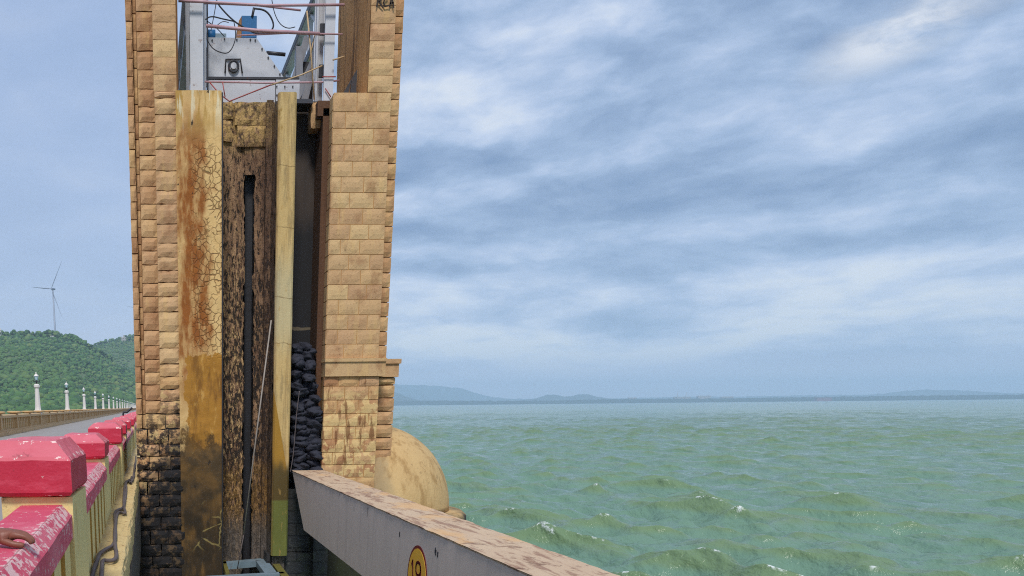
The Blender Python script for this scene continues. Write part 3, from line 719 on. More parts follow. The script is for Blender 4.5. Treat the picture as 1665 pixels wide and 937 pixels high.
def house(name, label, px, pybase, dist, w, h, d, wallm, roofm, tower=None, cat='house'):
    p = PY(px, pybase, dist); x, y, z = p
    zb = min(z, float(hill_h(x, y))) - 1 if dist < 3000 else -6
    t = thing(name, label, cat, (x, y, zb))
    b = MB(); b.box(x - w / 2, x + w / 2, y - d / 2, y + d / 2, zb, z + h); b.build('wall', wallm, t)
    b = MB(); b.box(x - w / 2 - .4, x + w / 2 + .4, y - d / 2 - .4, y + d / 2 + .4, z + h + .01, z + h + .6); b.build('roof', roofm, t)
    k = max(2, int(w / 3.5))
    for i in range(k):
        cx = x - w / 2 + w * (i + .5) / k
        b = MB(); b.box(cx - .6, cx + .6, y - d / 2 - .06, y - d / 2 - .01, z + h * .35, z + h * .75); b.build('window', M_DARKST, t)
    if tower:
        tw, th, ox = tower
        b = MB(); b.lathe([(tw, 0), (tw * .9, th * .75), (tw * 1.1, th * .78), (tw * .8, th * .8), (tw * .75, th * .93), (.2, th)], (x + ox, y, z + h + .6), 10, sm=False); b.build('turret', wallm, t)
    return t
house('hilltop_house', 'white hilltop building with a round turret at the left end of the ridge', 4, 556, 1490, 14, 4.5, 8, M_BWHITE, M_BWHITE, (2.6, 16, -3))
house('hilltop_house', 'tiny white hut in front of the wind turbine mast on the ridge', 85, 552, 1480, 6, 4.5, 5, M_BWHITE, M_BWHITE)
house('hilltop_house', 'small beige house among trees on the second, further hilltop', 201, 553, 2140, 12, 5, 9, M_BTAN, M_BWHITE, (2.4, 5, 1))

# buildings along the far shore, seven kilometres off
def far_building(name, label, px, w, h, wallm, roofm, chim=(), d=25, dist=7050):
    r = _ray(px, 650); s = dist / math.hypot(r[0], r[1]); x, y = r[0] * s, r[1] * s
    z = 4.0
    t = thing(name, label, 'factory' if chim else 'building', (x, y, z), 'buildings on the far shore')
    b = MB(); b.box(x - w / 2, x + w / 2, y - d / 2, y + d / 2, -6, z + h); b.build('wall', wallm, t)
    b = MB(); b.prism([(x - w / 2 - 1, z + h), (x + w / 2 + 1, z + h), (x + w / 2 - 1, z + h * 1.25), (x - w / 2 + 1, z + h * 1.25)], 1, y - d / 2 - 1, y + d / 2 + 1); b.build('roof', roofm, t)
    for ox, ch in chim:
        b = MB(); b.lathe([(3.0, 0), (2.0, ch)], (x + ox, y - d, z), 10); b.build('chimney', wallm, t)
far_building('factory', 'hazy factory with two tall thin chimneys on the far shore', 1108, 110, 26, M_BTAN, M_BTAN, ((-48, 66), (12, 60)))
far_building('shore_building', 'long hazy block just right of the twin chimneys on the far shore', 1143, 85, 30, M_BTAN, M_BTAN)
far_building('shore_building', 'lower hazy sheds to the right of the long far-shore block', 1181, 80, 24, M_BTAN, M_BTAN)
far_building('shore_building', 'small isolated hazy block on the far shore left of the chimneys', 1027, 50, 25, M_BTAN, M_BTAN)
far_building('warehouse', 'long low reddish-roofed warehouse on the far shore right of centre', 1338, 95, 12, M_BRED, M_BRED, dist=6850)

# ------------------------------------------------------------------ dam deck, road, left balustrade with lamps
XL, XR = -8.05, -.40
dk = MB(); dk.box(XL - .5, XR + .215, -12, 1100, -.95, -.02); dk.box(XL + 1, -1.2, 19.4, 1100, -30, -.96)
tag(dk.build('dam_deck', M_CONC), kind='structure')
rd = MB(); rd.box(XL + .3, -.95, -12, 1100, -.018, 0.0)
tag(rd.build('road', M_ROAD), kind='structure')

LAMP0, LSP, NL = 66.3, 24.0, 24
BSP = LSP / 4
bal = thing('stone_balustrade', 'long tan balustrade with round-capped posts along the far side of the road', 'balustrade', (XL, 20, 0))
b = MB(); b.box(XL - .28, XL + .28, 18, 1000, -.02, .22); b.box(XL - .2, XL + .2, 18, 1000, .221, .30); b.build('plinth', M_TAN, bal)
b = MB(); b.prism([(XL - .2, .93), (XL + .2, .93), (XL + .2, 1.06), (XL + .12, 1.12), (XL - .12, 1.12), (XL - .2, 1.06)], 1, 18, 1000); b.build('top_rail', M_TAN, bal)
ys = [LAMP0 + BSP * k for k in range(-8, 92)]
pm = MB(); pm.box(-.19, .19, -.19, .19, .19, 1.14)
cm = MB(); cm.lathe([(.27, 1.142), (.42, 1.17), (.44, 1.22), (.42, 1.265), (.30, 1.285)], seg=20)
bl = MB(); bl.box(-.03, .03, -.13, .13, .29, .93); bl.box(-.04, .04, -.18, .18, .56, .68)
p0 = c0 = l0 = None
near_bal = 0; rest = MB()
for k, yy in enumerate(ys):
    if p0 is None:
        p0 = pm.build('post', M_TAN, bal, loc=(0, 0, 0)); c0 = cm.build('post_cap', M_TAN, p0, loc=(0, 0, 0)); q = p0; c = c0
    else:
        q = p0.copy(); COL.objects.link(q); c = c0.copy(); COL.objects.link(c); c.parent = q
    q.location = (0, yy - 20, 0)
    for j in range(8):
        by = yy + .19 + (BSP - .38) * (j + .5) / 8
        if by < 36: continue
        if near_bal < 99:
            if l0 is None: l0 = bl.build('baluster', M_TAN, bal, loc=(0, 0, 0)); o = l0
            else: o = l0.copy(); COL.objects.link(o)
            o.location = (0, by - 20, 0); near_bal += 1
        else:
            rest.box(XL - .03, XL + .03, by - .13, by + .13, .29, .93)
tag(rest.build('far_balusters', M_TAN, bal), kind='stuff')

ORD = ['first', 'second', 'third', 'fourth', 'fifth', 'sixth', 'seventh', 'eighth', 'ninth', 'tenth', 'eleventh', 'twelfth']
lt = thing('lamp_post', 'x', 'lamp post', (0, 0, 0), 'white lamp posts along the balustrade')
b = MB(); b.box(-.25, .25, -.25, .25, 1.10, 1.40); b.build('base', M_LAMPW, lt, loc=(0, 0, 0))
b = MB(); b.lathe([(.235, 1.401), (.21, 1.6), (.15, 2.92)], seg=8, rot=PI / 8, sm=False); b.build('column', M_LAMPW, lt, loc=(0, 0, 0))
b = MB(); b.lathe([(.16, 2.921), (.22, 3.0), (.22, 3.14), (.16, 3.2), (.08, 3.23)], seg=8, rot=PI / 8, sm=False); b.build('capital', M_LAMPW, lt, loc=(0, 0, 0))
b = MB(); b.tube([(0, 0, 3.22), (0, 0, 3.48)], .06, 8)
for a in range(4):
    ca, sa = math.cos(a * PI / 2), math.sin(a * PI / 2); b.tube([(0, 0, 3.4), (.15 * ca, .15 * sa, 3.36), (.24 * ca, .24 * sa, 3.46), (.20 * ca, .20 * sa, 3.52)], .025, 6)
b.build('bracket', M_DARKST, lt, loc=(0, 0, 0))
b = MB(); b.lathe([(.08, 3.481), (.15, 3.72), (.17, 3.76)], seg=6, sm=False); lan = b.build('lantern', M_LANT, lt, loc=(0, 0, 0))
b = MB(); b.lathe([(.20, 3.761), (.08, 3.90), (.03, 3.94), (.05, 3.99), (.01, 4.05)], seg=6, sm=False); b.build('lantern_roof', M_LAMPW, lan, loc=(0, 0, 0))
for i in range(NL):
    o = lt if i == 0 else copy_tree(lt)
    o.location = (XL - .02, LAMP0 + LSP * i, -.09)
    if i == 0: o['label'] = 'white lamp post standing nearest and tallest in the row, leftmost of them'
    elif i < 9: o['label'] = 'white lamp post, %s from the near end of the balustrade row' % ORD[i]
    else: o['label'] = 'tiny white lamp post in the crowded far end of the row beside the stone tower'

# ------------------------------------------------------------------ red and yellow parapet on the right of the road
par = thing('parapet', 'red-capped yellow masonry parapet running towards the stone tower', 'parapet', (-.65, 4.6, 0))
PXL, PXR = -.92, -.43
posts = [(.55, 0, 0.0, .93, 1.145, 1.215)]
c1 = PZ(117, 809, .93)
specs = [(4.83, 2.2, 0.0, .93, 1.14, 1.235), (9.0, 0.6, -.02, .90, 1.07, 1.15), (13.3, 0, 0.02, .88, 1.12, 1.19), (17.4, 0, -.01, .90, 1.08, 1.17)]
posts += specs
posts += [(21.6 + 4.2 * i, 0, random.uniform(-.02, .02), .90, 1.09, 1.18) for i in range(9)]
LEN = .78
def jit(p, a=.004, s=0): return (p[0] + a * mn.noise(Vector(p) * 9 + Vector((s, 0, 0))), p[1], p[2] + a * mn.noise(Vector(p) * 9 + Vector((0, s, 4))))
for i, (y0, yaw, dx_, zb, z1, z2) in enumerate(posts):
    ya = math.radians(yaw); ca, sa = math.cos(ya), math.sin(ya)
    def T(x, y, z): # rotate about the front right corner
        X, Y = x - PXR, y; return (PXR + dx_ + X * ca + Y * sa, y0 - X * sa + Y * ca, z)
    b = MB(); x0, x1 = PXL + .09, PXR - .005
    b.hexa([T(x0, .05, -.02), T(x1, .05, -.02), T(x1, LEN - .05, -.02), T(x0, LEN - .05, -.02), T(x0, .05, zb - .002), T(x1, .05, zb - .002), T(x1, LEN - .05, zb - .002), T(x0, LEN - .05, zb - .002)])
    po = b.build('post', M_YEL, par)
    b = MB(); ch = .10
    # subdivided cap, slightly uneven, with a bevelled top
    rings = []
    def ring(ix, iy0, z):
        pts = []; nn = 7
        c = [(PXL + ix, iy0), (PXR - ix, iy0), (PXR - ix, LEN - iy0), (PXL + ix, LEN - iy0)]
        for q in range(4):
            a, d = c[q], c[(q + 1) % 4]
            for k in range(nn):
                s = k / nn; pts.append(jit(T(a[0] + (d[0] - a[0]) * s, a[1] + (d[1] - a[1]) * s, z), .008, i))
        return pts
    prof = [(.06, .06, zb), (.012, .012, zb + .012), (0, 0, zb + .03), (0, 0, (zb + z1) / 2), (0.0, 0.0, z1 - .012), (.012, .012, z1 + .006), (ch * .5, ch * .5, (z1 + z2) / 2), (ch - .01, ch - .01, z2 - .004), (ch + .015, ch + .015, z2)]
    for ix, iy, z in prof: rings.append(b.addv(ring(ix, iy, z)))
    m_ = 28
    for a, d in zip(rings, rings[1:]):
        for j in range(m_): b.face((a + j, a + (j + 1) % m_, d + (j + 1) % m_, d + j), 0, False)
    b.face([rings[0] + j for j in range(m_)][::-1]); b.face([rings[-1] + j for j in range(m_)])
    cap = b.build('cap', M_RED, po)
    ed = np.zeros(len(b.v))
    for ri, k0 in enumerate(rings):
        for j in range(28):
            ed[k0 + j] = {0: .7, 1: .8, 4: .8, 5: 1, 7: .9, 8: .7}.get(ri, 0); 
            if j % 7 == 0: ed[k0 + j] = max(ed[k0 + j], .8)
    at = cap.data.attributes.new('edge', 'FLOAT', 'POINT'); at.data.foreach_set('value', ed.astype(np.float32))
    if i + 1 < len(posts):
        yA = y0 + LEN - .06; yB = posts[i + 1][0] + .06
        xa, xb = PXL + .14, PXR - .01
        zt = .885 if i < 1 else (.87 if i < 3 else .86); zr = .70
        b = MB(); pr = [(xa, zr), (xb, zr), (xb, zt - .06), (xb - .055, zt), (xa + .06, zt), (xa, zt - .05)]
        nseg = 14; rr = []
        for k in range(nseg + 1):
            yy = yA + (yB - yA) * k / nseg
            rr.append(b.addv([(px_ + .006 * mn.noise(Vector((yy * 2, qi, i))), yy, pz_ + .006 * mn.noise(Vector((yy * 2.3, qi + 9, i)))) for qi, (px_, pz_) in enumerate(pr)]))
        for a, d in zip(rr, rr[1:]):
            for j in range(6): b.face((a + j, a + (j + 1) % 6, d + (j + 1) % 6, d + j))
        b.face([rr[0] + j for j in range(6)]); b.face([rr[-1] + j for j in range(6)][::-1])
        b.build('rail', M_PINK, par)
        nb = 7
        for k in range(nb):
            cy = yA + (yB - yA) * (k + .5) / nb; w = .15
            b = MB(); b.box(xa + .10, xb - .012, cy - w, cy + w, .245, zr - .002); b.mi[2] = b.mi[3] = 1; b.build('baluster', [M_YEL, M_OCH], par)  # side faces take a darker ochre than the pale yellow fronts
        b = MB(); b.box(xa + .04, xb - .10, yA, yB, .245, zr - .004); b.build('back_panel', M_OCH, par)
# outer kerb ledge
b = MB()
def ledge(u, v):
    y = -2 + 62 * u
    prof = [(-.95, .25), (-.43, .252), (-.30, .245), (-.225, .235), (-.205, .19), (-.20, -.05), (-.205, -.3), (-.23, -.42)]
    t = v * 7; k = min(6, int(t)); s = t - k
    x = prof[k][0] + (prof[k + 1][0] - prof[k][0]) * s; z = prof[k][1] + (prof[k + 1][1] - prof[k][1]) * s
    nn = mn.noise(Vector((y * 1.3, v * 4, 0))) * .018 + mn.noise(Vector((y * 5, v * 9, 3))) * .014
    if k >= 2: x += nn
    if 1 <= k <= 3: z += nn * .8
    return (x, y, z)
b.grid(ledge, 420, 28, sm=False, flip=False)
b.build('kerb_ledge', M_LEDGE, par)

# cable that sags along the outside of the parapet
def cablepts(lst, zz): return [tuple(PZ(a, c, zz)) for a, c in lst]
def smooth(pts, it=2):
    for _ in range(it):
        q = [pts[0]]
        for a, c in zip(pts, pts[1:]):
            a, c = np.array(a), np.array(c); q += [tuple(a * .75 + c * .25), tuple(a * .25 + c * .75)]
        pts = q + [pts[-1]]
    return pts
ca_ = thing('sagging_cable', 'doubled dusty grey cable sagging in loops along the outer side of the red-capped parapet', 'cable', (-.38, 6, .3))
la = [(147, 950), (151, 930), (158, 911), (162, 900), (172, 893), (184, 888), (188, 876), (187, 852), (186, 833), (192, 829), (200, 827), (203, 817), (206, 790), (203, 785), (209, 781), (214, 788), (213, 774), (218, 779), (218, 760), (221, 748)]
lb = [(164, 950), (165, 925), (166, 911), (176, 912), (187, 911), (190, 902), (187, 890), (186, 870), (188, 848), (190, 834), (197, 833), (205, 836), (201, 825), (201, 806), (203, 787), (211, 779), (216, 784), (217, 770), (220, 758), (221, 742)]
for l, xx in ((la, .27), (lb, .275)):
    b = MB(); b.tube(smooth(cablepts(l, xx)), .017, 7); b.build('strand', M_CABLEG, ca_)

# bent bar lying on the fifth cap
b = MB(); pp = [tuple(PY(x, y, 17.6)) for x, y in ((200, 676), (201, 669), (206, 671), (209, 668), (215, 663))]
b.tube(smooth(pp), .02, 6); tag(b.build('bent_bar', M_DARKST, loc=pp[0]), 'thin dark bent iron bar standing up from a far red parapet cap', 'iron bar')

# ------------------------------------------------------------------ the gate tower
Y0 = 15.7; YB = 18.2
def xx(px, py=400, Y=Y0): return float(PY(px, py, Y)[0])
XA0, XA1 = xx(216, 400, Y0 + .55), xx(232.5, 400, Y0 + .55)
XB1 = xx(257, 400); XC1 = xx(290.5); XD1 = xx(360); XS1 = xx(446.5); XPA, XPB = xx(448), xx(476.5); XF0, XF1 = xx(535.5), xx(624.5)
XG1 = xx(637, 400, Y0 + .4)
ZLOW = -9.0; ZTOP = 9.6
tw = thing('gate_tower', 'tall stained sandstone gate tower on its pier beside the lake', 'tower', (2.1, 17, WZ))
seed = [0.0]
def courses(z0, z1, h=.236, jit_=.012):
    out = []; z = z0
    while z < z1 - .05:
        hh = h + random.uniform(-jit_, jit_); t = min(z + hh, z1)
        if z1 - t < .08: t = z1
        out.append((z, t)); z = t
    return out
def strip(bm, x0, x1, z0, z1, y, h=.236, joint=.014, proud=.03, bev=.03, rough=.012, pieces=1, jit_=.02, mi=0, back=.12):
    for ci, (a, c) in enumerate(courses(z0, z1, h, jit_)):
        seed[0] += 1
        w = x1 - x0
        if pieces == 1: cuts = [x0, x1]
        else:
            L = w / pieces; off = (ci % 2) * .5 * L + random.uniform(-.05, .05) * L
            cuts = [x0]
            q = x0 + (L if ci % 2 == 0 else L * .55)
            while q < x1 - L * .3: cuts.append(q + random.uniform(-.04, .04)); q += L
            cuts.append(x1)
        for s, e in zip(cuts, cuts[1:]):
            seed[0] += .37
            j = joint * .5
            bm.block(s + (j if s > x0 else 0), e - (j if e < x1 else 0), a + j, c - j, y + random.uniform(-.5, .5) * rough, proud, bev, back, rough, mi, seed=seed[0])
def core(bm, x0, x1, y0, y1, z0, z1, mi=1): bm.box(x0, x1, y0, y1, z0, z1, mi)

# left corner: three stepped strips A, B, C
zA, zB, zC = pz(697), pz(672), pz(612)
b = MB(); ya = Y0 + .55
core(b, XA0, XA1 + .02, ya + .02, YB - .5, zA, ZTOP)
strip(b, XA0 - .02, XA0 + (XA1 - XA0) * .47, zA, ZTOP, ya - .10, .26, .014, .02, .02, .012); strip(b, XA0 + (XA1 - XA0) * .52, XA1 + .02, zA, ZTOP, ya, .26, .012, .02, .015, .012)
b.build('corner_masonry', [M_STONE_DK, M_JOINT], tw)
b = MB(); core(b, XA1 - .03, XB1 + .04, Y0 + .28, YB - .3, zB, ZTOP, 1)
strip(b, XA1 - .02, XB1 - .005, zB, ZTOP, Y0 + .26, .25, .014, .026, .018, .012, jit_=.045)
b.build('corner_masonry', [M_STONE_DK, M_JOINT], tw)
b = MB(); core(b, XB1, XC1 + .03, Y0 + .02, YB, zC, ZTOP, 1)
strip(b, XB1 - .02, XC1, ZT, ZTOP, Y0 + .01, .236, .007, .013, .012, .004, jit_=.008)
strip(b, XB1 - .01, XC1 + .0, zC, ZT, Y0, .25, .013, .026, .02, .016, jit_=.07)
b.build('corner_masonry', [M_STONE, M_JOINT], tw)
# rough stained base of the left corner
b = MB(); core(b, XB1 + .02, XC1 + .06, Y0 + .03, YB, ZLOW, zC - .01, 1); core(b, XA1 - .02, XB1 + .03, Y0 + .20, YB, ZLOW, zB - .01, 1); core(b, XA0 + .03, XA1, Y0 + .28, YB, ZLOW, zA - .01, 1)
strip(b, XB1 - .01, XC1 + .05, zB, zC - .005, Y0, .22, .012, .03, .025, .026, jit_=.05)
strip(b, XA1 - .03, XC1 + .06, zA, zB - .005, Y0 + .005, .26, .012, .03, .025, .026, pieces=2)
strip(b, XA0 - .02, XC1 + .07, ZLOW + 5.5, zA - .004, Y0 - .01, .225, .014, .035, .025, .03, pieces=2.3, jit_=.04)
b.build('base_masonry', [M_STONE_WET, M_PIERLOW], tw)
# plaster panel
b = MB()
def panel(u, v):
    x = XC1 - .02 + (XD1 - XC1 + .02) * u; z = ZLOW + 5 + (ZT - ZLOW - 5) * v
    e = mn.noise(Vector((x * 3, z * 3, 1))) * .012 + mn.noise(Vector((x * 11, z * 11, 2))) * .006
    if z < pz(700): e += mn.noise(Vector((x * 2.2, z * 2.2, 7))) * .03
    return (x, Y0 - .045 - e, z)
b.grid(panel, 30, 300, sm=True)
b.box(XC1 + .0, XD1, Y0 - .03, Y0 + 1.3, ZLOW, ZT)
b.build('plaster_panel', M_PLASTER, tw)
b = MB(); b.box(XD1 - .0, XD1 + .022, Y0 - .06, Y0 + .12, ZLOW + 5.2, ZT - .03); b.build('edge_strip', M_TAR, tw)
# first groove
YG = Y0 + .75
b = MB()
xk = (xx(397, 400, YG), xx(413, 400, YG))
zg = float(PY(400, 168, YG)[2]); zgt = float(PY(405, 285, YG)[2])
def gw(xa, xb, z0, z1, yb, amp):
    def f(u, v):
        z = z0 + (z1 - z0) * v; rg = .045 * mn.noise(Vector((xa, z * 3, 1))) + .04 * mn.noise(Vector((xb, z * 11, 2)))
        x = xa + (xb - xa) * u + (rg * u if xb == xk[0] else rg * (1 - u) if xa == xk[1] else 0)
        e = amp * (mn.noise(Vector((x * 5, z * 2, 3))) + .6 * mn.noise(Vector((x * 14, z * 7, 5)))) * min(1, 6 * min(u, 1 - u) + .15)
        return (x, yb - e, z)
    return f
b.grid(gw(XD1 - .02, xk[0], ZLOW + 5, zg, YG, .035), 14, 260, sm=True)
b.grid(gw(xk[1], xx(430, 400, YG), ZLOW + 5, zg, YG - .02, .025), 9, 260, sm=True)
b.grid(gw(xx(429, 400, YG), XS1 + .03, ZLOW + 5, zg, YG - .16, .02), 8, 260, sm=True)
b.grid(gw(xk[0] - .002, xk[1] + .002, zgt, zg + .001, YG - .012, .02), 6, 60, sm=True)
b.box(XD1 - .02, xk[0] - .01, YG + .05, Y0 + 1.25, ZLOW + 5, zg - .01); b.box(xk[1] + .01, XS1 + .03, YG + .04, Y0 + 1.25, ZLOW + 5, zg - .011)
b.box(xx(429, 400, YG), xx(429, 400, YG) + .02, YG - .14, YG + .05, ZLOW + 5, zg - .02)
b.box(XD1 - .01, XS1 + .02, YG + .03, Y0 + 1.26, zgt + .1, zg - .03)
b.build('gate_groove', M_GROOVE, tw)
b = MB()   # ragged stone ledges at the top of the groove
for (pa, pb, ya_, yb_) in ((362, 378, 168, 196), (362, 376, 198, 232), (382, 446, 168, 205), (385, 440, 206, 240)):
    seed[0] += 1; b.block(xx(pa, 200, YG), xx(pb, 200, YG), float(PY(pa, yb_, YG)[2]), float(PY(pa, ya_, YG)[2]), YG - .05, .025, .03, .12, .025, 0, 6, 5, seed=seed[0])
b.build('groove_lintel', M_GROOVE, tw)
b = MB(); b.box(xk[0] - .03, xk[1] + .03, YG + .20, YG + .26, ZLOW + 5, zgt + .1); b.build('seal_strip', M_TAR, tw)
b = MB()
def edge_r(u, v):
    z = ZLOW + 5 + (zgt - ZLOW - 5) * v; return (xk[0] + .01 + .01 * mn.noise(Vector((0, 0, z * 8))) + u * .002, YG - .03 + .24 * u, z)
b.grid(edge_r, 2, 160, sm=True)
def edge_l(u, v):
    z = ZLOW + 5 + (zgt - ZLOW - 5) * v; return (xk[1] - .01 + .014 * mn.noise(Vector((3, 0, z * 6))), YG - .04 + .24 * u, z)
b.grid(edge_l, 2, 160, sm=True); b.build('groove_lip', M_TAR, tw)
# pilaster
b = MB()
bev = .03; zpt = float(PY(462, 150, Y0 - .08)[2]); zpb = pz(905)
pr = [(XPA, Y0 + .04), (XPA, Y0 - .06), (XPA + bev, Y0 - .09), (XPB - bev, Y0 - .09), (XPB, Y0 - .06), (XPB, Y0 + .04)]
nn = 120; rr = []
for k in range(nn + 1):
    z = zpb + (zpt - zpb) * k / nn
    rr.append(b.addv([(px_ + .006 * mn.noise(Vector((z * 2, i, 0))), py_, z) for i, (px_, py_) in enumerate(pr)]))
for a, d in zip(rr, rr[1:]):
    for j in range(6): b.face((a + j, a + (j + 1) % 6, d + (j + 1) % 6, d + j), 0)
b.face([rr[-1] + j for j in range(6)]); b.face([rr[0] + j for j in range(6)][::-1])
b.build('pilaster', M_PILASTER, tw)
b = MB()
def chk(u, v):
    z = ZLOW + 5 + (zpt - .12 - ZLOW - 5) * v; e = .02 * mn.noise(Vector((u * 4, z * 2.5, 8))) + .014 * mn.noise(Vector((u * 9, z * 9, 4)))
    return (XPA - .005 - e, Y0 + .035 + (YG - .1 - Y0) * u, z)
b.grid(chk, 10, 240, sm=True, flip=True); b.box(XPA + .03, XPB - .03, Y0 + .042, Y0 + 1.26, ZLOW + 5, zpt - .1); b.build('groove_cheek', M_GROOVE, tw)
# second groove
YS = Y0 + .95
b = MB(); b.box(XPB - .2, XF0 - .02, YS, Y0 + 1.27, ZLOW + 4, float(PY(490, 165, YS)[2])); b.box(XPB - .02, XPB - .001, Y0 + .1, YS, ZLOW + 5, zpt - .3)
b.build('stoplog_groove', M_SLOT, tw)
b = MB(); xc = XF0 - .012
b.box(xc - .10, xc + .0, Y0 + .30, YS + .01, pz(1000), pz(165)); b.build('groove_cheek', M_BROWN, tw)
b = MB(); seed[0] += 1; b.block(xx(505, 190, Y0 + .6), XF0 - .02, float(PY(505, 210, Y0 + .6)[2]), float(PY(505, 168, Y0 + .6)[2]), Y0 + .55, .05, .05, .3, .03, 0, 5, 4, seed=3.3)
b.build('groove_lintel', M_STONE_DK, tw)
b = MB(); b.box(XPB - .05, xx(508, 168, Y0 + .5), Y0 + .45, Y0 + .9, float(PY(490, 168, Y0 + .45)[2]), float(PY(490, 161, Y0 + .45)[2])); b.build('groove_lintel', M_DARKST, tw)
# front masonry F and its return G
zc1, zc0 = pz(583, 580), pz(612, 580)
b = MB(); core(b, XF0 + .004, XF1 - .004, Y0 + .016, Y0 + .6, zc1, ZT - .01, 1); core(b, XF0 + .1, XF1 - .1, Y0 + .5, YB, zc1, ZT - .02, 1)
strip(b, XF0, XF1, zc1, ZT, Y0 + .012, .236, .011, .012, .008, .003, pieces=2.7, jit_=.008)
# quoin faces on the cheek of F
for a, c in courses(zc1, ZT - .02, .236, .01):
    b.box(XF0 - .010, XF0 + .02, Y0 + .035, Y0 + .30 + random.uniform(-.02, .02), a + .008, c - .008, 0)
b.build('front_masonry', [M_STONE, M_MORTAR], tw)
b = MB(); yg = Y0 + .4; core(b, XF1 - .2, XG1 - .03, yg + .01, YB - .3, zc1, ZTOP, 1)
strip(b, XF1 - .06, XG1, zc1, ZTOP, yg, .236, .016, .024, .015, .008, jit_=.012)
b.build('return_masonry', [M_STONE_DK, M_JOINT], tw)
# upper right leg
b = MB(); XL0, XL1 = xx(601, 80), xx(641, 80)
strip(b, XL0 + .0, XL1, ZT + .002, ZTOP, Y0 + .012, .236, .008, .016, .012, .004, jit_=.008)
core(b, XL0 + .01, XL1 - .005, Y0 + .02, YB, ZT, ZTOP, 1)
b.build('leg', [M_STONE, M_MORTAR], tw)
b = MB()
b.grid(lambda u, v: (XL0 - .012 - .012 * mn.noise(Vector((u * 5, v * 6, 2))), Y0 + .0 + (YB - Y0) * u, ZT - .05 + (ZTOP - ZT + .05) * v), 24, 40, sm=True, flip=True)
b.build('leg_render', M_LEGSIDE, tw)
# sill of the opening, body behind the grooves, roof slab high above the frame
b = MB(); b.box(XA0 + .3, XG1 - .25, Y0 + 1.28, YB - .05, ZLOW, float(PY(400, 175, Y0 + 1.3)[2]), 0); b.build('body', M_CORE, tw)
b = MB(); b.box(XL0 - .75, XL0 - .02, Y0 + .3, YB - .1, ZT - .25, ZT - .03); b.build('sill', M_BROWN, tw)
# cornice band between shaft and base
b = MB(); b.box(XF0 - .02, xx(628, 585), Y0 - .07, Y0 + .4, zc1 - .055, zc1 + .0); b.box(XF0 - .01, xx(626, 595), Y0 - .045, Y0 + .4, zc0, zc1 - .056)
xg2, xg3 = xx(652, 585, yg - .05), xx(648, 600, yg - .03)
b.box(xx(625, 585), xg2, yg - .09, YB, zc1 - .075, zc1 + .004); b.box(xx(625, 600), xg3, yg - .06, YB, zc0 - .005, zc1 - .076)
b.build('cornice', M_STONE, tw)
XF1b = xx(615.4, 640); XG1b = xx(641, 640, yg)
b = MB(); core(b, XF0 - .0, XF1b - .01, Y0 + .016, YB, pz(905), zc0, 1)
strip(b, XF0 - .01, XF1b, pz(900), zc0 - .002, Y0 + .010, .222, .012, .016, .012, .006, pieces=2.5, jit_=.01)
b.build('base_masonry', [M_STONE_FLK, M_MORTAR], tw)
b = MB(); core(b, XF1b - .1, XG1b - .02, yg + .01, YB, pz(905), zc0 - .006, 1)
strip(b, XF1b - .04, XG1b, pz(905), zc0 - .008, yg, .225, .02, .03, .025, .012, jit_=.012)
b.build('base_masonry', [M_STONE_DK, M_JOINT], tw)
cwx = float(PY(598, 820, 17.25)[0])
# black wet pier wall below the masonry, running on under the road deck
b = MB(); b.box(XPB - .35, XF0 - .06, Y0 + .12, YB, -30, pz(904)); b.box(XF0 - .119, cwx, Y0 - .02, YB - .3, -30, pz(828)); b.box(XPB - .1, XF0 + .02, Y0 + .25, YB, pz(903), pz(800)); b.box(XL + 1.2, XA0 + .1, Y0 + .3, YB - .05, -30, -.96); b.box(XA0 + .1, XPB, Y0 + .4, YB, -30, ZLOW + 5.1)
b.build('pier_wall', M_PIERLOW, tw)
# rounded upstream cutwater with a domed top
cw = PY(598, 820, 17.25); rC = float(PY(723, 822, 17.25)[0] - cw[0])
zt = float(PY(640, 697, 17.25)[2])
b = MB(); zd = float(PY(723, 824, 17.25)[2])
prof = [(rC * 1.0, zd)] + [(rC * math.cos(a), zd + (float(PY(610, 690, 17.25)[2]) - zd) * math.sin(a)) for a in np.linspace(.06, PI / 2 - .02, 22)]
segs = 64; rings = []
for r_, z_ in prof:
    rings.append(b.addv([(cw[0] + r_ * math.cos(2 * PI * j / segs) * (1 + .008 * mn.noise(Vector((math.cos(2 * PI * j / segs) * 3, math.sin(2 * PI * j / segs) * 3, z_ * 3)))), 17.25 + r_ * math.sin(2 * PI * j / segs) * (1 + .008 * mn.noise(Vector((math.cos(2 * PI * j / segs) * 3, math.sin(2 * PI * j / segs) * 3, z_ * 3 + 5)))), z_) for j in range(segs)]))
for a, d in zip(rings, rings[1:]):
    for j in range(segs): b.face((a + j, a + (j + 1) % segs, d + (j + 1) % segs, d + j), 0, True)
b.face([rings[-1] + j for j in range(segs)]); b.face([rings[0] + j for j in range(segs)][::-1])
b.build('cutwater', M_DOME, tw)
b = MB(); r2 = float(PY(748, 840, 17.25)[0] - cw[0]); b.lathe([(r2 + .03, -30), (r2 + .02, zd - .25), (r2, zd - .10), (r2 - .08, zd - .03), (rC - .1, zd - .004)], (cw[0], 17.25, 0), 64); b.build('cutwater_base', M_DOME, tw)
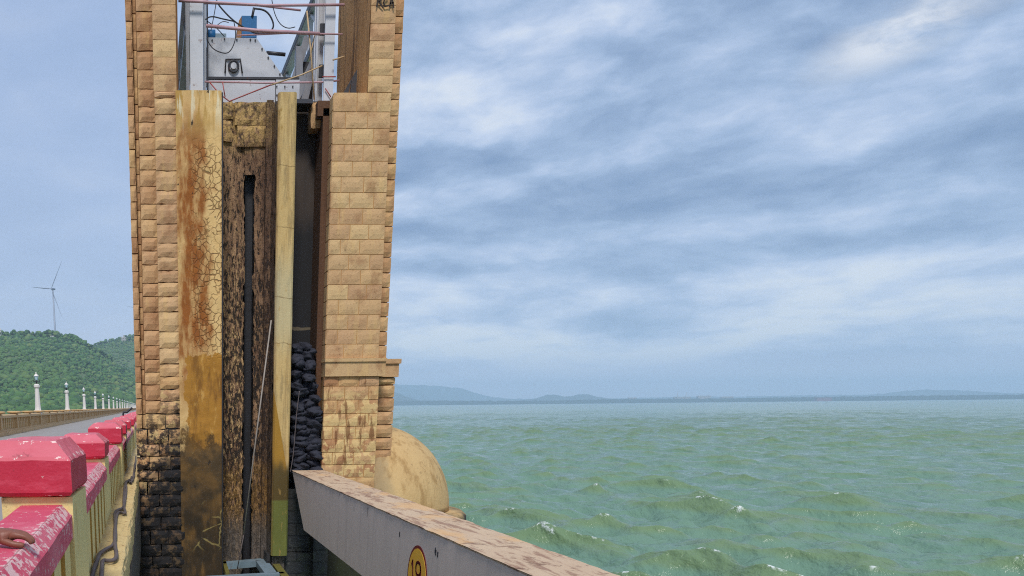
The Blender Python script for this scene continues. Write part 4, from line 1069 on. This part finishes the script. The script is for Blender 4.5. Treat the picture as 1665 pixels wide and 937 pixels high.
# painted letters at the top of the right leg
def stroke(bm, lst, Y, r, flat=.006):
    pts = [Vector(PY(a, c, Y)) for a, c in lst]
    for p, q in zip(pts, pts[1:]):
        d = (q - p).normalized(); w = Vector((-d.z, 0, d.x)) * r
        p2, q2 = p - d * r * .4, q + d * r * .4
        k = bm.addv([p2 - w, q2 - w, q2 + w, p2 + w] + [v + Vector((0, flat, 0)) for v in (p2 - w, q2 - w, q2 + w, p2 + w)])
        for f in ((0, 1, 2, 3), (7, 6, 5, 4), (0, 4, 5, 1), (1, 5, 6, 2), (2, 6, 7, 3), (3, 7, 4, 0)): bm.face([k + i for i in f])
b = MB(); yl = Y0 - .035
stroke(b, [(612.5, 11), (615.5, -7)], yl, .011); stroke(b, [(614, -6), (619.5, -6), (621, -1), (616, 3), (622.5, 12)], yl, .011)
stroke(b, [(630.5, -5), (626, -2), (623.5, 5), (626, 10.5), (632, 9)], yl, .011)
stroke(b, [(633.5, 11), (637, -6), (640.3, 12.5)], yl, .011); stroke(b, [(634.5, 5.5), (640, 4.5)], yl, .011)
b.build('painted_letters', M_BLACKP, tw)

# ------------------------------------------------------------------ steel hoist gear inside the opening
ZS = ZT - .6
def col_box(b, pxa, pxb, Y, dep, z0, z1, py=80): b.box(xx(pxa, py, Y), xx(pxb, py, Y), Y, Y + dep, z0, z1)
hf = thing('hoist_gantry', 'white steel hoist frame with two posts standing in the tower opening', 'steel frame', (2.3, 16.6, ZS))
b = MB(); col_box(b, 309, 330, 16.4, .05, ZS, ZTOP); col_box(b, 316, 322, 16.45, .25, ZS, ZTOP); col_box(b, 309, 330, 16.7, .04, ZS, ZTOP); b.build('post', M_WHITE, hf)
b = MB(); col_box(b, 528, 544, 16.4, .05, ZS, ZTOP); col_box(b, 533, 538, 16.45, .25, ZS, ZTOP); col_box(b, 528, 544, 16.7, .04, ZS, ZTOP); b.build('post', M_WHITE, hf)
b = MB(); col_box(b, 511, 526, 17.0, .06, ZS, ZTOP); col_box(b, 514, 517, 16.9, .10, ZS, ZTOP); b.build('guide', M_WHITE, hf)
b = MB(); col_box(b, 302, 308, 17.0, .06, ZS, ZTOP); col_box(b, 331, 335, 16.9, .10, ZS, ZTOP); b.build('guide', M_WHITE, hf)
b = MB(); col_box(b, 336, 338.5, 17.0, .05, ZS, ZTOP); b.build('guide', M_DARKST, hf)
for (ya_, yb_) in ((38, 56), (105, 125)):
    b = MB(); b.box(xx(520, 80, 16.8), xx(528, 80, 16.8), 16.8, 16.86, float(PY(520, yb_, 16.8)[2]), float(PY(520, ya_, 16.8)[2])); b.build('bracket', M_DARKST, hf)
def zat(y, Y, x=420): return float(PY(x, y, Y)[2])
# gear housing
gh = thing('gear_housing', 'white sloping-sided gear housing with a round bearing, under the blue motor', 'gear housing', (2.0, 17.3, ZS))
Yh = 17.2
b = MB(); poly = [tuple(PY(a, c, Yh)[[0, 2]]) for a, c in ((338, 126), (461, 126), (458, 121), (417, 62), (338, 61))]
b.prism(poly, 1, Yh, Yh + .5)
b.build('side_plate', M_WHITE, gh)
b = MB()
for a, c in ((345, 66), (365, 64), (385, 65), (407, 65), (415, 66), (426, 80), (436, 94), (446, 108), (455, 121)):
    p = PY(a, c, Yh); b.tube([(p[0], Yh - .02, p[2]), (p[0], Yh + .01, p[2])], .014, 6)
b.build('bolt', M_DARKST, gh)
b = MB(); p = PY(379.5, 109, Yh); b.tube([(p[0] + .085 * math.cos(t), Yh - .03, p[2] + .085 * math.sin(t)) for t in np.linspace(0, 2 * PI, 20, endpoint=False)], .016, 6, closed=True)
b.tube([(p[0], Yh - .06, p[2]), (p[0], Yh + .01, p[2])], .05, 14, 1)
br_ = b.build('bearing', [M_DARKST, M_WHITE], gh)
b = MB(); q = [tuple(PY(a, c, Yh - .02)) for a, c in ((366, 119), (367, 97), (391, 96.5), (394, 119))]; b.tube(q, .014, 5); b.build('bearing_frame', M_DARKST, br_)
b = MB(); b.box(xx(339, 130, Yh), xx(486, 130, Yh), Yh - .04, Yh + .5, zat(130.5, Yh), zat(126.6, Yh)); b.build('dark_gap', M_DARKST, gh)
b = MB(); b.box(xx(339, 150, Yh), xx(447, 150, Yh), Yh - .03, Yh + .4, ZS, zat(131.5, Yh)); b.box(xx(448, 150, Yh), xx(486, 150, Yh), Yh - .06, Yh + .4, ZS, zat(131.5, Yh)); b.build('base_plate', M_WHITE, gh)
b = MB()
for a, c in ((450, 141), (463, 141), (476, 141), (450, 155), (476, 156)):
    p = PY(a, c, Yh - .06); b.tube([(p[0], Yh - .08, p[2]), (p[0], Yh - .05, p[2])], .012, 6)
b.build('bolt', M_DARKST, gh)
mt = thing('hoist_motor', 'blue motor box with a brown side panel on top of the white housing', 'motor', (2.1, 17.4, zat(61, Yh)))
b = MB(); Ym = 17.3; x0, x1 = xx(393, 45, Ym), xx(417.5, 45, Ym); b.box(x0, x1, Ym, Ym + .45, zat(61, Ym), zat(26, Ym)); b.build('casing', M_BLUE, mt)
b = MB(); xq = xx(385, 45, Ym); b.hexa([(xq, Ym + .02, zat(61, Ym)), (x0 - .004, Ym + .0, zat(61, Ym)), (x0 - .004, Ym + .45, zat(61, Ym)), (xq, Ym + .45, zat(61, Ym)), (xq + .04, Ym + .02, zat(33, Ym)), (x0 - .004, Ym, zat(27, Ym)), (x0 - .004, Ym + .45, zat(27, Ym)), (xq + .04, Ym + .45, zat(33, Ym))]); b.build('side_panel', M_OCHREP, mt)
b = MB(); b.tube([PY(410, 28, Ym), PY(413, 13, Ym)], .022, 7); b.build('conduit', M_DARKST, mt)
bv = thing('brake_unit', 'small blue brake unit at the left end of the white housing', 'brake', (1.2, 17.4, zat(61, Yh)))
b = MB(); p = PY(343, 54, 17.3); b.tube([(p[0] - .07, 17.4, p[2]), (p[0] + .08, 17.4, p[2])], .085, 12); b.build('drum', M_BLUE, bv)
b = MB(); b.box(p[0] - .06, p[0] + .05, 17.33, 17.47, zat(61, Yh) + .001, p[2] - .05); b.build('foot', M_DARKST, bv)
b = MB(); p = PY(355, 57, 17.3); b.box(p[0] - .05, p[0] + .14, 17.32, 17.46, zat(61, Yh) + .002, p[2] + .03); b.build('cover', M_PALEST, bv)
# pipes
def pipe(label, pts, Y, r, m, ends=None, name='hoist_pipe', cat='pipe', group='pipes across the tower opening'):
    P_ = [tuple(PY(a, c, Y if not isinstance(Y, (list, tuple)) else Y[i])) for i, (a, c) in enumerate(pts)]
    b = MB(); b.tube(P_, r, 7); o = b.build(name, m, loc=P_[0]); return tag(o, label, cat, group)
pipe('upper pinkish pipe across the opening near the picture top', [(290, 1.5), (331, 3), (430, 9), (560, 8)], 16.3, .020, M_PIPE)
pipe('second thin pipe just below the upper pinkish pipe', [(332, 5), (420, 9), (489, 17)], 16.9, .016, M_PIPE)
pipe('middle pinkish pipe crossing in front of the blue motor', [(335, 42), (420, 50), (520, 55)], 16.3, .026, M_PIPE)
pipe('thin pipe just under the middle pinkish pipe, reaching the right leg', [(385, 58), (470, 54), (557, 56)], 16.32, .012, M_PIPE)
pipe('lower pinkish pipe along the base of the white housing', [(333, 133), (430, 135), (522, 134), (552, 131)], 16.5, .014, M_PIPE)
pipe('short dark purple pipe between the housing slope and the girder', [(433, 86), (464, 89)], 17.6, .03, M_DARKST)
pipe('short thin rod end poking from the right post towards the leg', [(541, 98), (560, 92)], 16.3, .012, M_YROD)
pipe('red sagging rod bent to a point below the lower pipe', [(341, 134), (357, 153), (373, 165), (403, 153), (441, 138)], 16.28, .010, M_REDROD, name='red_rod', cat='rod', group='red and yellow rods in the opening')
pipe('short red rod standing up from the sagging red rod', [(362, 134), (366, 158)], 16.27, .009, M_REDROD, name='red_rod', cat='rod', group='red and yellow rods in the opening')
pipe('tan rod rising to the right from the red rod to the right post', [(441, 138.5), (490, 122), (524, 107)], 16.28, .011, M_YROD, name='tan_rod', cat='rod', group='red and yellow rods in the opening')
pipe('long tan rod leaning almost upright beside the right post', [(499, 18), (505, 80), (511, 162)], 16.33, .013, M_YROD, name='tan_rod', cat='rod', group='red and yellow rods in the opening')
pipe('short tan rod crossing the long leaning tan rod', [(512, 55), (503, 98)], 16.36, .011, M_YROD, name='tan_rod', cat='rod', group='red and yellow rods in the opening')
pipe('red horizontal tie around the foot of the right post', [(524, 125), (546, 125)], 16.37, .009, M_REDROD, name='red_rod', cat='rod', group='red and yellow rods in the opening')
pipe('red slanting rod below the tie on the right post', [(529, 144), (538, 158)], 16.37, .009, M_REDROD, name='red_rod', cat='rod', group='red and yellow rods in the opening')
# cables
def cable(label, pts, Y, r=.010, m=M_CABLE):
    P_ = smooth([tuple(PY(a, c, Y)) for a, c in pts], 3); b = MB(); b.tube(P_, r, 6)
    tag(b.build('loose_cable', m, loc=P_[0]), label, 'cable', 'loose cables on the hoist')
cable('black cable hanging in a wide loop in front of the white housing', [(336, 63), (345, 80), (365, 88), (375, 84), (383, 66), (383, 50), (380, 34)], 16.9, .008)
cable('black cable coming down from the top pipe to the motor', [(352, 1), (357, 11), (380, 35), (402, 48), (416, 55), (434, 54)], 16.8, .012)
cable('thin black cable hanging straight from the top pipe to the brake', [(352, 1), (349, 20), (343, 50)], 16.82, .007)
cable('black cable arching from the left post towards the motor', [(334, 32), (343, 26), (362, 31), (381, 35)], 16.86, .010)
cable('thick black cable curling out to the right of the blue motor', [(413, 14), (430, 16), (440, 26), (446, 42), (440, 52), (428, 55)], 17.1, .014)
cable('thin black cable dipping below the top pipe left of the girder', [(442, 0), (446, 22), (455, 40), (468, 47), (480, 44)], 16.7, .007)
cable('thin black cable slanting from the arch to the housing corner', [(336, 34), (352, 45), (365, 60)], 16.9, .007)
cable('pale cable crossing behind the middle pipe by the left post', [(350, 44), (362, 34), (372, 37)], 17.0, .006, M_CABLEG)
# bridge girders running on behind the tower
def girder(label, pxa, pya, left):
    p = PY(pxa, pya, 23); h = p[2]; X = p[0]; s = -1 if left else 1
    t = thing('hoist_girder', label, 'girder', (X, 18.4, h - .9), 'hoist bridge girders')
    y0, y1 = 18.3, 35
    def bx(nm, xa, xb, za, zb, m, ya=y0, yb=y1): b = MB(); b.box(min(xa, xb), max(xa, xb), ya, yb, za, zb); b.build(nm, m, t)
    LG = M_WHITE if not left else M_GREYST
    bx('chord', X, X + s * .20, h - .07, h + .0, LG); bx('chord', X, X + s * .20, h - .90, h - .82, LG)
    bx('chord_edge', X - s * .012, X - s * .001, h - .10, h + .02, M_DARKST); bx('chord_edge', X - s * .012, X - s * .001, h - .93, h - .80, M_DARKST)
    for k in range(10):
        yy = 18.5 + k * 1.6; bx('upright', X + s * .04, X + s * .14, h - .82, h - .07, LG, yy, yy + .10)
        b = MB(); xa_, xb_ = sorted((X + s * .05, X + s * .12)); y2 = yy + 1.5
        b.hexa([(xa_, yy + .10, h - .82), (xb_, yy + .10, h - .82), (xb_, yy + .20, h - .82), (xa_, yy + .20, h - .82), (xa_, y2, h - .07), (xb_, y2, h - .07), (xb_, y2 + .10, h - .07), (xa_, y2 + .10, h - .07)]); b.build('diagonal', LG, t)
    return t
girder('dark left girder of the hoist bridge receding behind the white post', 300, 120, True)
girder('grey right girder of the hoist bridge receding behind the tower', 463, 108, False)
cs = thing('walkway_bracing', 'grey diagonal steel bracing behind the right post of the hoist frame', 'bracing', (3.2, 18, ZS))
for pts, Y in ((((470, 160), (500, 60)), 18.2), (((480, 165), (512, 95)), 18.0), (((487, 75), (487, 165)), 18.1), (((495, 165), (520, 60)), 17.7)):
    b = MB(); p, q = PY(*pts[0], Y), PY(*pts[1], Y); d = Vector(q - p).normalized(); w = Vector((d.z, 0, -d.x)) * .06
    b.hexa([Vector(p) - w, Vector(p) + w, Vector(p) + w + Vector((0, .1, 0)), Vector(p) - w + Vector((0, .1, 0)), Vector(q) - w, Vector(q) + w, Vector(q) + w + Vector((0, .1, 0)), Vector(q) - w + Vector((0, .1, 0))]); b.build('strut', M_GREYST, cs)
b = MB(); b.box(xx(492, 140, 18.3), xx(511, 140, 18.3), 18.3, 18.36, ZS, zat(100, 18.3)); b.build('strut', M_DARKST, cs)
# dark triangular plate on the sill
b = MB(); yt = 16.3; tri = [tuple(PY(a, c, yt)[[0, 2]]) for a, c in ((546, 147), (581, 112), (579, 147))]
tri2 = [tuple(PY(a, c, yt)[[0, 2]]) for a, c in ((562, 147), (572, 128), (569, 147))]
b.prism([(tri[0][0], ZT - .03), tri[1], (tri[1][0] - .03, tri[1][1] - .10), tri2[1], (tri2[0][0], ZT - .03)], 1, yt, yt + .03)
b.prism([(tri2[2][0], ZT - .03), tri2[1], (tri[1][0] - .03, tri[1][1] - .10), tri[1], (tri[2][0], ZT - .03)], 1, yt + .001, yt + .031)
tag(b.build('gusset_plate', M_DARKST, loc=(tri[0][0], yt, ZT)), 'dark rusty triangular plate standing on the sill against the right leg', 'steel plate')

# ------------------------------------------------------------------ crest gate
XG0 = float(PY(475, 765, Y0)[0]); ZGT = .294
XGR = float(PZ(748, 844, ZGT)[0])
gt = thing('crest_gate', 'long grey steel gate with a rusty pinkish top and a round yellow number', 'gate', (XG0, 6, ZGT - 1))
pb = PX(494, 862, XG0); zbm = pb[2]; yend_b = pb[1]; yend_t = Y0 - .04
pb2 = PX(584, 936.6, XG0)
YN = -5.0
b = MB()
b.hexa([(XG0, YN, zbm), (XG0 + .03, YN, zbm), (XG0 + .03, yend_b, zbm), (XG0, yend_b, zbm), (XG0, YN, ZGT - .02), (XG0 + .03, YN, ZGT - .02), (XG0 + .03, yend_t, ZGT - .02), (XG0, yend_t, ZGT - .02)])
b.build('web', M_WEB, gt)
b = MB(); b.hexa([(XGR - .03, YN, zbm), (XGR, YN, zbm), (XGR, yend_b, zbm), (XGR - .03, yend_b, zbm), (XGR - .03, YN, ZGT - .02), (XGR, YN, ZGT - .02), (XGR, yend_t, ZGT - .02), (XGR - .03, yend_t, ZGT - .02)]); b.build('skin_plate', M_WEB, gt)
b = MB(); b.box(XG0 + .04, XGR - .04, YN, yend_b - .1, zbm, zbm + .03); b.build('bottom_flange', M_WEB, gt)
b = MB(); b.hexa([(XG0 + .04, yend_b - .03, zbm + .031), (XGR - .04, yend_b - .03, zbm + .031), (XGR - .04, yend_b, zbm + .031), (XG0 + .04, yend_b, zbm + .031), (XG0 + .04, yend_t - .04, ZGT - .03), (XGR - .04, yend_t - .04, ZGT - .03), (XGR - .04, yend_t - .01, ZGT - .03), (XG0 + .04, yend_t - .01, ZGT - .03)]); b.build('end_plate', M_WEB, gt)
b = MB()
def topf(u, v):
    y = YN + (yend_t - YN) * u; x = XG0 - .012 + (XGR - XG0 + .024) * v
    e = .010 * mn.noise(Vector((y * 3, 0, 0))) + .006 * mn.noise(Vector((y * 11, 1, 0)))
    if v == 0: x += e
    if v == 1: x += .02 * mn.noise(Vector((y * 2.2, 5, 0))) + .012 * mn.noise(Vector((y * 9, 5, 0)))
    return (x, y, ZGT + .005 * mn.noise(Vector((x * 6, y * 4, 0))))
b.grid(topf, 300, 8, sm=True, flip=True)
b.box(XG0 + .0, XGR, YN, yend_t, ZGT - .019, ZGT - .007)
b.build('top_flange', M_FLANGE, gt)
# number painted on a disc
cD = PX(678.2, 939, XG0); rD = float(PX(678.2, 885.7, XG0)[2] - cD[2])
b = MB(); k = 48
def disc(r, xa): return [(cD[1] + r * math.cos(2 * PI * j / k), cD[2] + r * math.sin(2 * PI * j / k)) for j in range(k)]
b.prism(disc(rD, 0), 0, XG0 - .004, XG0 - .0005); nd = b.build('number_disc', M_MAROON, gt)
b = MB(); b.prism(disc(rD * .90, 0), 0, XG0 - .007, XG0 - .0045); b.build('disc_face', M_YDISC, nd)
b = MB()
def strokeX(lst, r, closed=False):
    pts = [Vector(PX(a, c, XG0)) for a, c in lst]
    if closed: pts.append(pts[0])
    pts = [Vector(p) for p in smooth([tuple(p) for p in pts], 1)] if len(pts) > 4 else pts
    for p, q in zip(pts, pts[1:]):
        d = (q - p).normalized(); w = Vector((0, -d.z, d.y)) * r; p2, q2 = p - d * r * .5, q + d * r * .5
        kk = b.addv([v + Vector((ox, 0, 0)) for ox in (-.0095, -.0072) for v in (p2 - w, q2 - w, q2 + w, p2 + w)])
        for f in ((0, 1, 2, 3), (7, 6, 5, 4), (0, 4, 5, 1), (1, 5, 6, 2), (2, 6, 7, 3), (3, 7, 4, 0)): b.face([kk + i for i in f])
rs = rD * .048
strokeX([(670.8, 917.5), (672.6, 911.5), (672.3, 960)], rs)
strokeX([(677.6, 922), (678.2, 916), (681, 914.2), (684.2, 917), (685.2, 924), (685.0, 931), (683.0, 936), (680, 936.4), (677.8, 931)], rs, True)
strokeX([(685.1, 922), (685.3, 945), (683.5, 957), (680.6, 959), (677.8, 954)], rs)
b.build('digits', M_MAROON, nd)
b = MB()
for a, c in ((650, 868), (709, 898), (712, 901), (708, 894)):
    p = PX(a, c, XG0); b.box(XG0 - .003, XG0 - .0006, p[1] - .012, p[1] + .012, p[2] - .03, p[2] + .02)
b.build('scar', M_DARKST, gt)

# ------------------------------------------------------------------ black sacks piled in the stop-log slot
def sack_mesh(seed_):
    b = MB(); nu, nv = 36, 22
    rows = []
    for j in range(nv + 1):
        ph = -PI / 2 + PI * j / nv; row = []
        for i in range(nu):
            th = 2 * PI * i / nu
            cx, cy, cz = math.cos(ph) * math.cos(th), math.cos(ph) * math.sin(th), math.sin(ph)
            f = lambda v, e: math.copysign(abs(v) ** e, v)
            x, y, z = f(cx, .75), f(cy, .75), f(cz, .8)
            nn = 1 + .22 * mn.noise(Vector((cx * 1.6, cy * 1.6, cz * 1.6 + seed_ * 7))) + .12 * mn.noise(Vector((cx * 4.5, cy * 4.5, cz * 4.5 + seed_ * 3))) + .03 * mn.noise(Vector((cx * 11, cy * 11, cz * 11 + seed_ * 5)))
            row.append((x * nn, y * nn, z * nn - .12 * (abs(x) ** 2)))
        rows.append(b.addv(row))
    for a, c in zip(rows, rows[1:]):
        for i in range(nu): b.face((a + i, a + (i + 1) % nu, c + (i + 1) % nu, c + i), 0, True)
    return b
protos = [sack_mesh(s) for s in range(5)]
meshes = []
zb0 = pz(772); ztop = float(PY(488, 566, Y0 + .35)[2])
rows = []; z = zb0; rown = 0
while z < ztop:
    h = random.uniform(.10, .145); rows.append((z, h)); z += h * .78
NR = len(rows)
WORDS = ['bottom', 'second', 'third', 'fourth', 'fifth', 'sixth', 'seventh', 'eighth', 'ninth', 'tenth', 'eleventh', 'twelfth', 'thirteenth', 'fourteenth', 'fifteenth', 'sixteenth', 'seventeenth', 'eighteenth', 'nineteenth', 'twentieth', 'twenty-first', 'twenty-second', 'twenty-third', 'twenty-fourth', 'twenty-fifth', 'twenty-sixth', 'twenty-seventh', 'twenty-eighth', 'twenty-ninth', 'thirtieth']
for ri, (z, h) in enumerate(rows):
    t = ri / NR
    py = 772 + (556 - 772) * t
    le = 473 + 2 * t + random.uniform(-1, 2); re_ = np.interp(t, [0, .35, .45, .6, .85, .97, 1], [521, 522, 520, 509, 511, 500, 492]) + random.uniform(-2, 2)
    Yr = Y0 + .28 + .10 * t + random.uniform(-.05, .06)
    xa, xb = xx(le, py, Yr), xx(re_, py, Yr)
    mid = xa + (xb - xa) * random.uniform(.4, .6)
    for si, (s, e) in enumerate(((xa, mid), (mid, xb))):
        pr_ = protos[(ri * 2 + si * 3 + random.randrange(2)) % 5]
        if len(meshes) < 5 and (ri * 2 + si) < 5:
            o = protos[len(meshes)].build('black_sack', M_SACK, loc=(0, 0, 0)); meshes.append(o.data)
        else:
            o = bpy.data.objects.new('black_sack', random.choice(meshes)); COL.objects.link(o)
        o.location = ((s + e) / 2, Yr + random.uniform(-.06, .06), z + h / 2 + random.uniform(-.015, .015))
        o.scale = ((e - s) / 2 * 1.22, random.uniform(.22, .28), h * .70)
        o.rotation_euler = (random.uniform(-.3, .3), random.uniform(-.45, .45), random.uniform(-.5, .5))
        where = 'left' if si == 0 else 'right'
        tag(o, ('lumpy black sack, %s side of the %s layer above the gate, in the slot' % (where, WORDS[ri])) if ri else ('lumpy black sack at the %s end of the bottom layer, nearest the gate top' % where), 'sack', 'black sacks piled in the slot')
b = MB(); P_ = [tuple(PY(a, c, Y0 + .0)) for a, c in ((487, 636), (483, 665), (480, 700), (477, 740), (472, 768))]; b.tube(smooth(P_), .008, 5)
tag(b.build('sack_rope', M_CABLEG, loc=P_[0]), 'thin grey rope hanging down in front of the black sacks', 'rope')

# ------------------------------------------------------------------ leaning pipe and steel frame in the first groove
p, q = PY(441, 521, Y0 - .02), PY(396, 868, Y0 - .02); b = MB(); b.tube([q, p], .013, 8)
tag(b.build('leaning_pipe', M_POLE, loc=tuple(q)), 'long thin grey pipe leaning in the mouth of the dark groove', 'pipe')
p, q = PY(397, 866, Y0 - .01), PY(386, 925, Y0 - .01); b = MB(); b.tube([q, p], .009, 6)
tag(b.build('hanging_rope', M_CABLEG, loc=tuple(q)), 'thin frayed rope trailing from the foot of the leaning pipe', 'rope')
ZL = -1.40
lf = thing('lifting_frame', 'pale blue steel frame lying flat at the foot of the dark groove', 'steel frame', (1.7, 15.2, ZL))
def bar(nm, pts, w, hgt, m):
    b = MB(); p, q = [Vector(PZ(a, c, ZL)) for a, c in pts]; d = (q - p).normalized(); s = Vector((-d.y, d.x, 0)) * w / 2; u = Vector((0, 0, -hgt))
    b.hexa([p - s + u, q - s + u, q + s + u, p + s + u, p - s, q - s, q + s, p + s]); b.build(nm, m, lf)
bar('cross_beam', [(336, 938), (462, 931)], .16, .22, M_PALEST)
bar('cross_beam', [(362, 915), (441, 908)], .20, .12, M_PALEST)
bar('side_beam', [(364, 911), (370, 931)], .07, .12, M_YMOSS)
bar('side_beam', [(425, 911), (440, 931)], .22, .11, M_PALEST)
bar('side_beam', [(440, 905), (470, 945)], .13, .14, M_YMOSS)

# ------------------------------------------------------------------ person on the road, one hand on the rail
def skin_obj(name, verts, edges, radii, m, parent=None, sub=2, root=0):
    me = bpy.data.meshes.new(name); me.from_pydata(verts, edges, []); me.materials.append(m)
    o = bpy.data.objects.new(name, me); COL.objects.link(o)
    if parent: o.parent = parent
    md = o.modifiers.new('skin', 'SKIN'); md.use_smooth_shade = True
    for i, r in enumerate(radii):
        sv = me.skin_vertices[0].data[i]; sv.radius = (r, r) if not isinstance(r, tuple) else r; sv.use_root = (i == root)
    ms = o.modifiers.new('sub', 'SUBSURF'); ms.levels = sub; ms.render_levels = sub
    return o
M_SKIN = mat('brown_skin', lambda n: {'Base Color': n.mix(n.noise(n.pos(), 40, 4), S(140, 86, 66), S(116, 68, 52)), 'Roughness': .5, 'Normal': n.bump(n.noise(n.pos(), 160, 3), .2, .003)})
M_SHIRT = mat('white_shirt', lambda n: {'Base Color': n.mix(n.noise(n.pos(), 20, 4), S(206, 204, 198), S(188, 186, 182)), 'Roughness': .9})
M_TROUS = mat('dark_trousers', lambda n: {'Base Color': n.mix(n.noise(n.pos(), 20, 4), S(48, 50, 62), S(36, 38, 48)), 'Roughness': .9})
M_HAIR = mat('black_hair', lambda n: {'Base Color': S(24, 20, 18), 'Roughness': .6})
kn = PZ(30, 866, .94)                     # knuckles
hx_, hy_ = float(kn[0]), float(kn[1])
per = thing('person', 'person out of frame on the road with one brown hand resting on the red rail', 'person', (hx_ - .75, hy_ - .05, 0))
ox, oy, _ = per.location
def L(p): return (p[0] - ox, p[1] - oy, p[2])
bx, by = ox, oy
V = []; Eg = []; Rd = []
def v(p, r, pr=None):
    V.append(L(p)); Rd.append(r)
    if pr is not None: Eg.append((pr, len(V) - 1))
    return len(V) - 1
pel = v((bx, by, .88), .13)
sp = v((bx + .01, by, 1.08), (.12), pel); ch = v((bx + .03, by, 1.26), .135, sp); nk = v((bx + .04, by, 1.40), .062, ch); hd = v((bx + .06, by, 1.50), .082, nk); ht = v((bx + .06, by, 1.60), .085, hd)
for s in (-1, 1):
    hp = v((bx, by + s * .10, .84), .095, pel); kn_ = v((bx + .02, by + s * .11, .46), .06, hp); an = v((bx - .01, by + s * .11, .09), .042, kn_); to = v((bx + .14, by + s * .12, .035), .035, an)
sh2 = v((bx + .03, by + .19, 1.33), .06, ch); el2 = v((bx - .02, by + .25, 1.06), .042, sh2); wr2 = v((bx + .06, by + .24, .84), .03, el2); v((bx + .08, by + .23, .74), .032, wr2)
sh = v((bx + .05, by - .16, 1.33), .06, ch); elb = v((hx_ - .36, hy_ - .06, 1.07), .046, sh); wr = v((hx_ - .115, hy_ - .005, .932), .029, elb)
pm_ = v((hx_ - .050, hy_, .930), .033, wr)
for i, (dy, ln) in enumerate(((-.034, .95), (-.011, 1.06), (.012, 1.0), (.034, .80))):
    a = v((hx_ - .004, hy_ + dy, .934), .0145, pm_); c = v((hx_ + .030 * ln, hy_ + dy * 1.05, .927), .0120, a); d = v((hx_ + .052 * ln, hy_ + dy * 1.05, .911), .0105, c); v((hx_ + .055 * ln, hy_ + dy, .897), .009, d)
t1 = v((hx_ - .050, hy_ - .040, .912), .016, pm_); t2 = v((hx_ - .012, hy_ - .056, .902), .013, t1); v((hx_ + .030, hy_ - .054, .897), .0110, t2)
body = skin_obj('body', V, Eg, Rd, M_SKIN, per)
# clothes follow the body a little larger
def sub_cloth(name, pts, edges, rad, m): return skin_obj(name, [L(p) for p in pts], edges, rad, m, per)
sub_cloth('shirt', [(bx, by, .86), (bx + .01, by, 1.08), (bx + .03, by, 1.27), (bx + .04, by, 1.37), (bx + .05, by - .17, 1.33), ((bx + hx_ - .30) / 2, (by + hy_) / 2 - .10, 1.20), (bx + .03, by + .20, 1.33), (bx - .005, by + .235, 1.16)],
          [(0, 1), (1, 2), (2, 3), (2, 4), (4, 5), (2, 6), (6, 7)], [.15, .142, .155, .07, .075, .062, .075, .06], M_SHIRT)
sub_cloth('trousers', [(bx, by, .92), (bx, by + .10, .83), (bx + .02, by + .11, .46), (bx - .01, by + .11, .12), (bx, by - .10, .83), (bx + .02, by - .11, .46), (bx - .01, by - .11, .12)],
          [(0, 1), (1, 2), (2, 3), (0, 4), (4, 5), (5, 6)], [.145, .11, .078, .065, .11, .078, .065], M_TROUS)
b = MB(); hc = (bx + .05, by, 1.585)
rows = []
for j in range(9):
    ph = -.25 + (PI / 2 + .25) * j / 8; rows.append(b.addv([(hc[0] - .012 + .108 * math.cos(ph) * math.cos(t), hc[1] + .098 * math.cos(ph) * math.sin(t), hc[2] + .118 * math.sin(ph) + (.045 * math.cos(t) if j == 0 else 0)) for t in np.linspace(0, 2 * PI, 20, endpoint=False)]))
for a, c in zip(rows, rows[1:]):
    for i in range(20): b.face((a + i, a + (i + 1) % 20, c + (i + 1) % 20, c + i), 0, True)
b.build('hair', M_HAIR, per)
for s in (-1, 1):
    b = MB(); b.lathe([(.002, -.011), (.009, -.006), (.011, 0), (.009, .006), (.002, .011)], (bx + .152, by + s * .032, 1.545), 10); b.build('eye', M_BWHITE, per)
b = MB(); b.hexa([(bx + .15, by - .017, 1.495), (bx + .178, by - .011, 1.498), (bx + .178, by + .011, 1.498), (bx + .15, by + .017, 1.495), (bx + .145, by - .008, 1.545), (bx + .150, by - .006, 1.547), (bx + .150, by + .006, 1.547), (bx + .145, by + .008, 1.545)]); b.build('nose', M_SKIN, per)

# ------------------------------------------------------------------ haze between here and the far shore
hb = MB(); hb.box(-14500, 14500, -14500, 14500, -33, 330)
hm_ = bpy.data.materials.new('haze'); hm_.use_nodes = True
n = N(hm_.node_tree); n.nd.clear(); o_ = n.new('ShaderNodeOutputMaterial'); pv = n.new('ShaderNodeVolumePrincipled'); n.lk.new(pv.outputs[0], o_.inputs['Volume'])
pv.inputs['Density'].default_value = 1.5e-4; pv.inputs['Color'].default_value = (.62, .80, 1.0, 1); pv.inputs['Anisotropy'].default_value = .0
hz_o = hb.build('haze', hm_); tag(hz_o, 'pale blue haze over the lake', 'haze', kind='stuff')
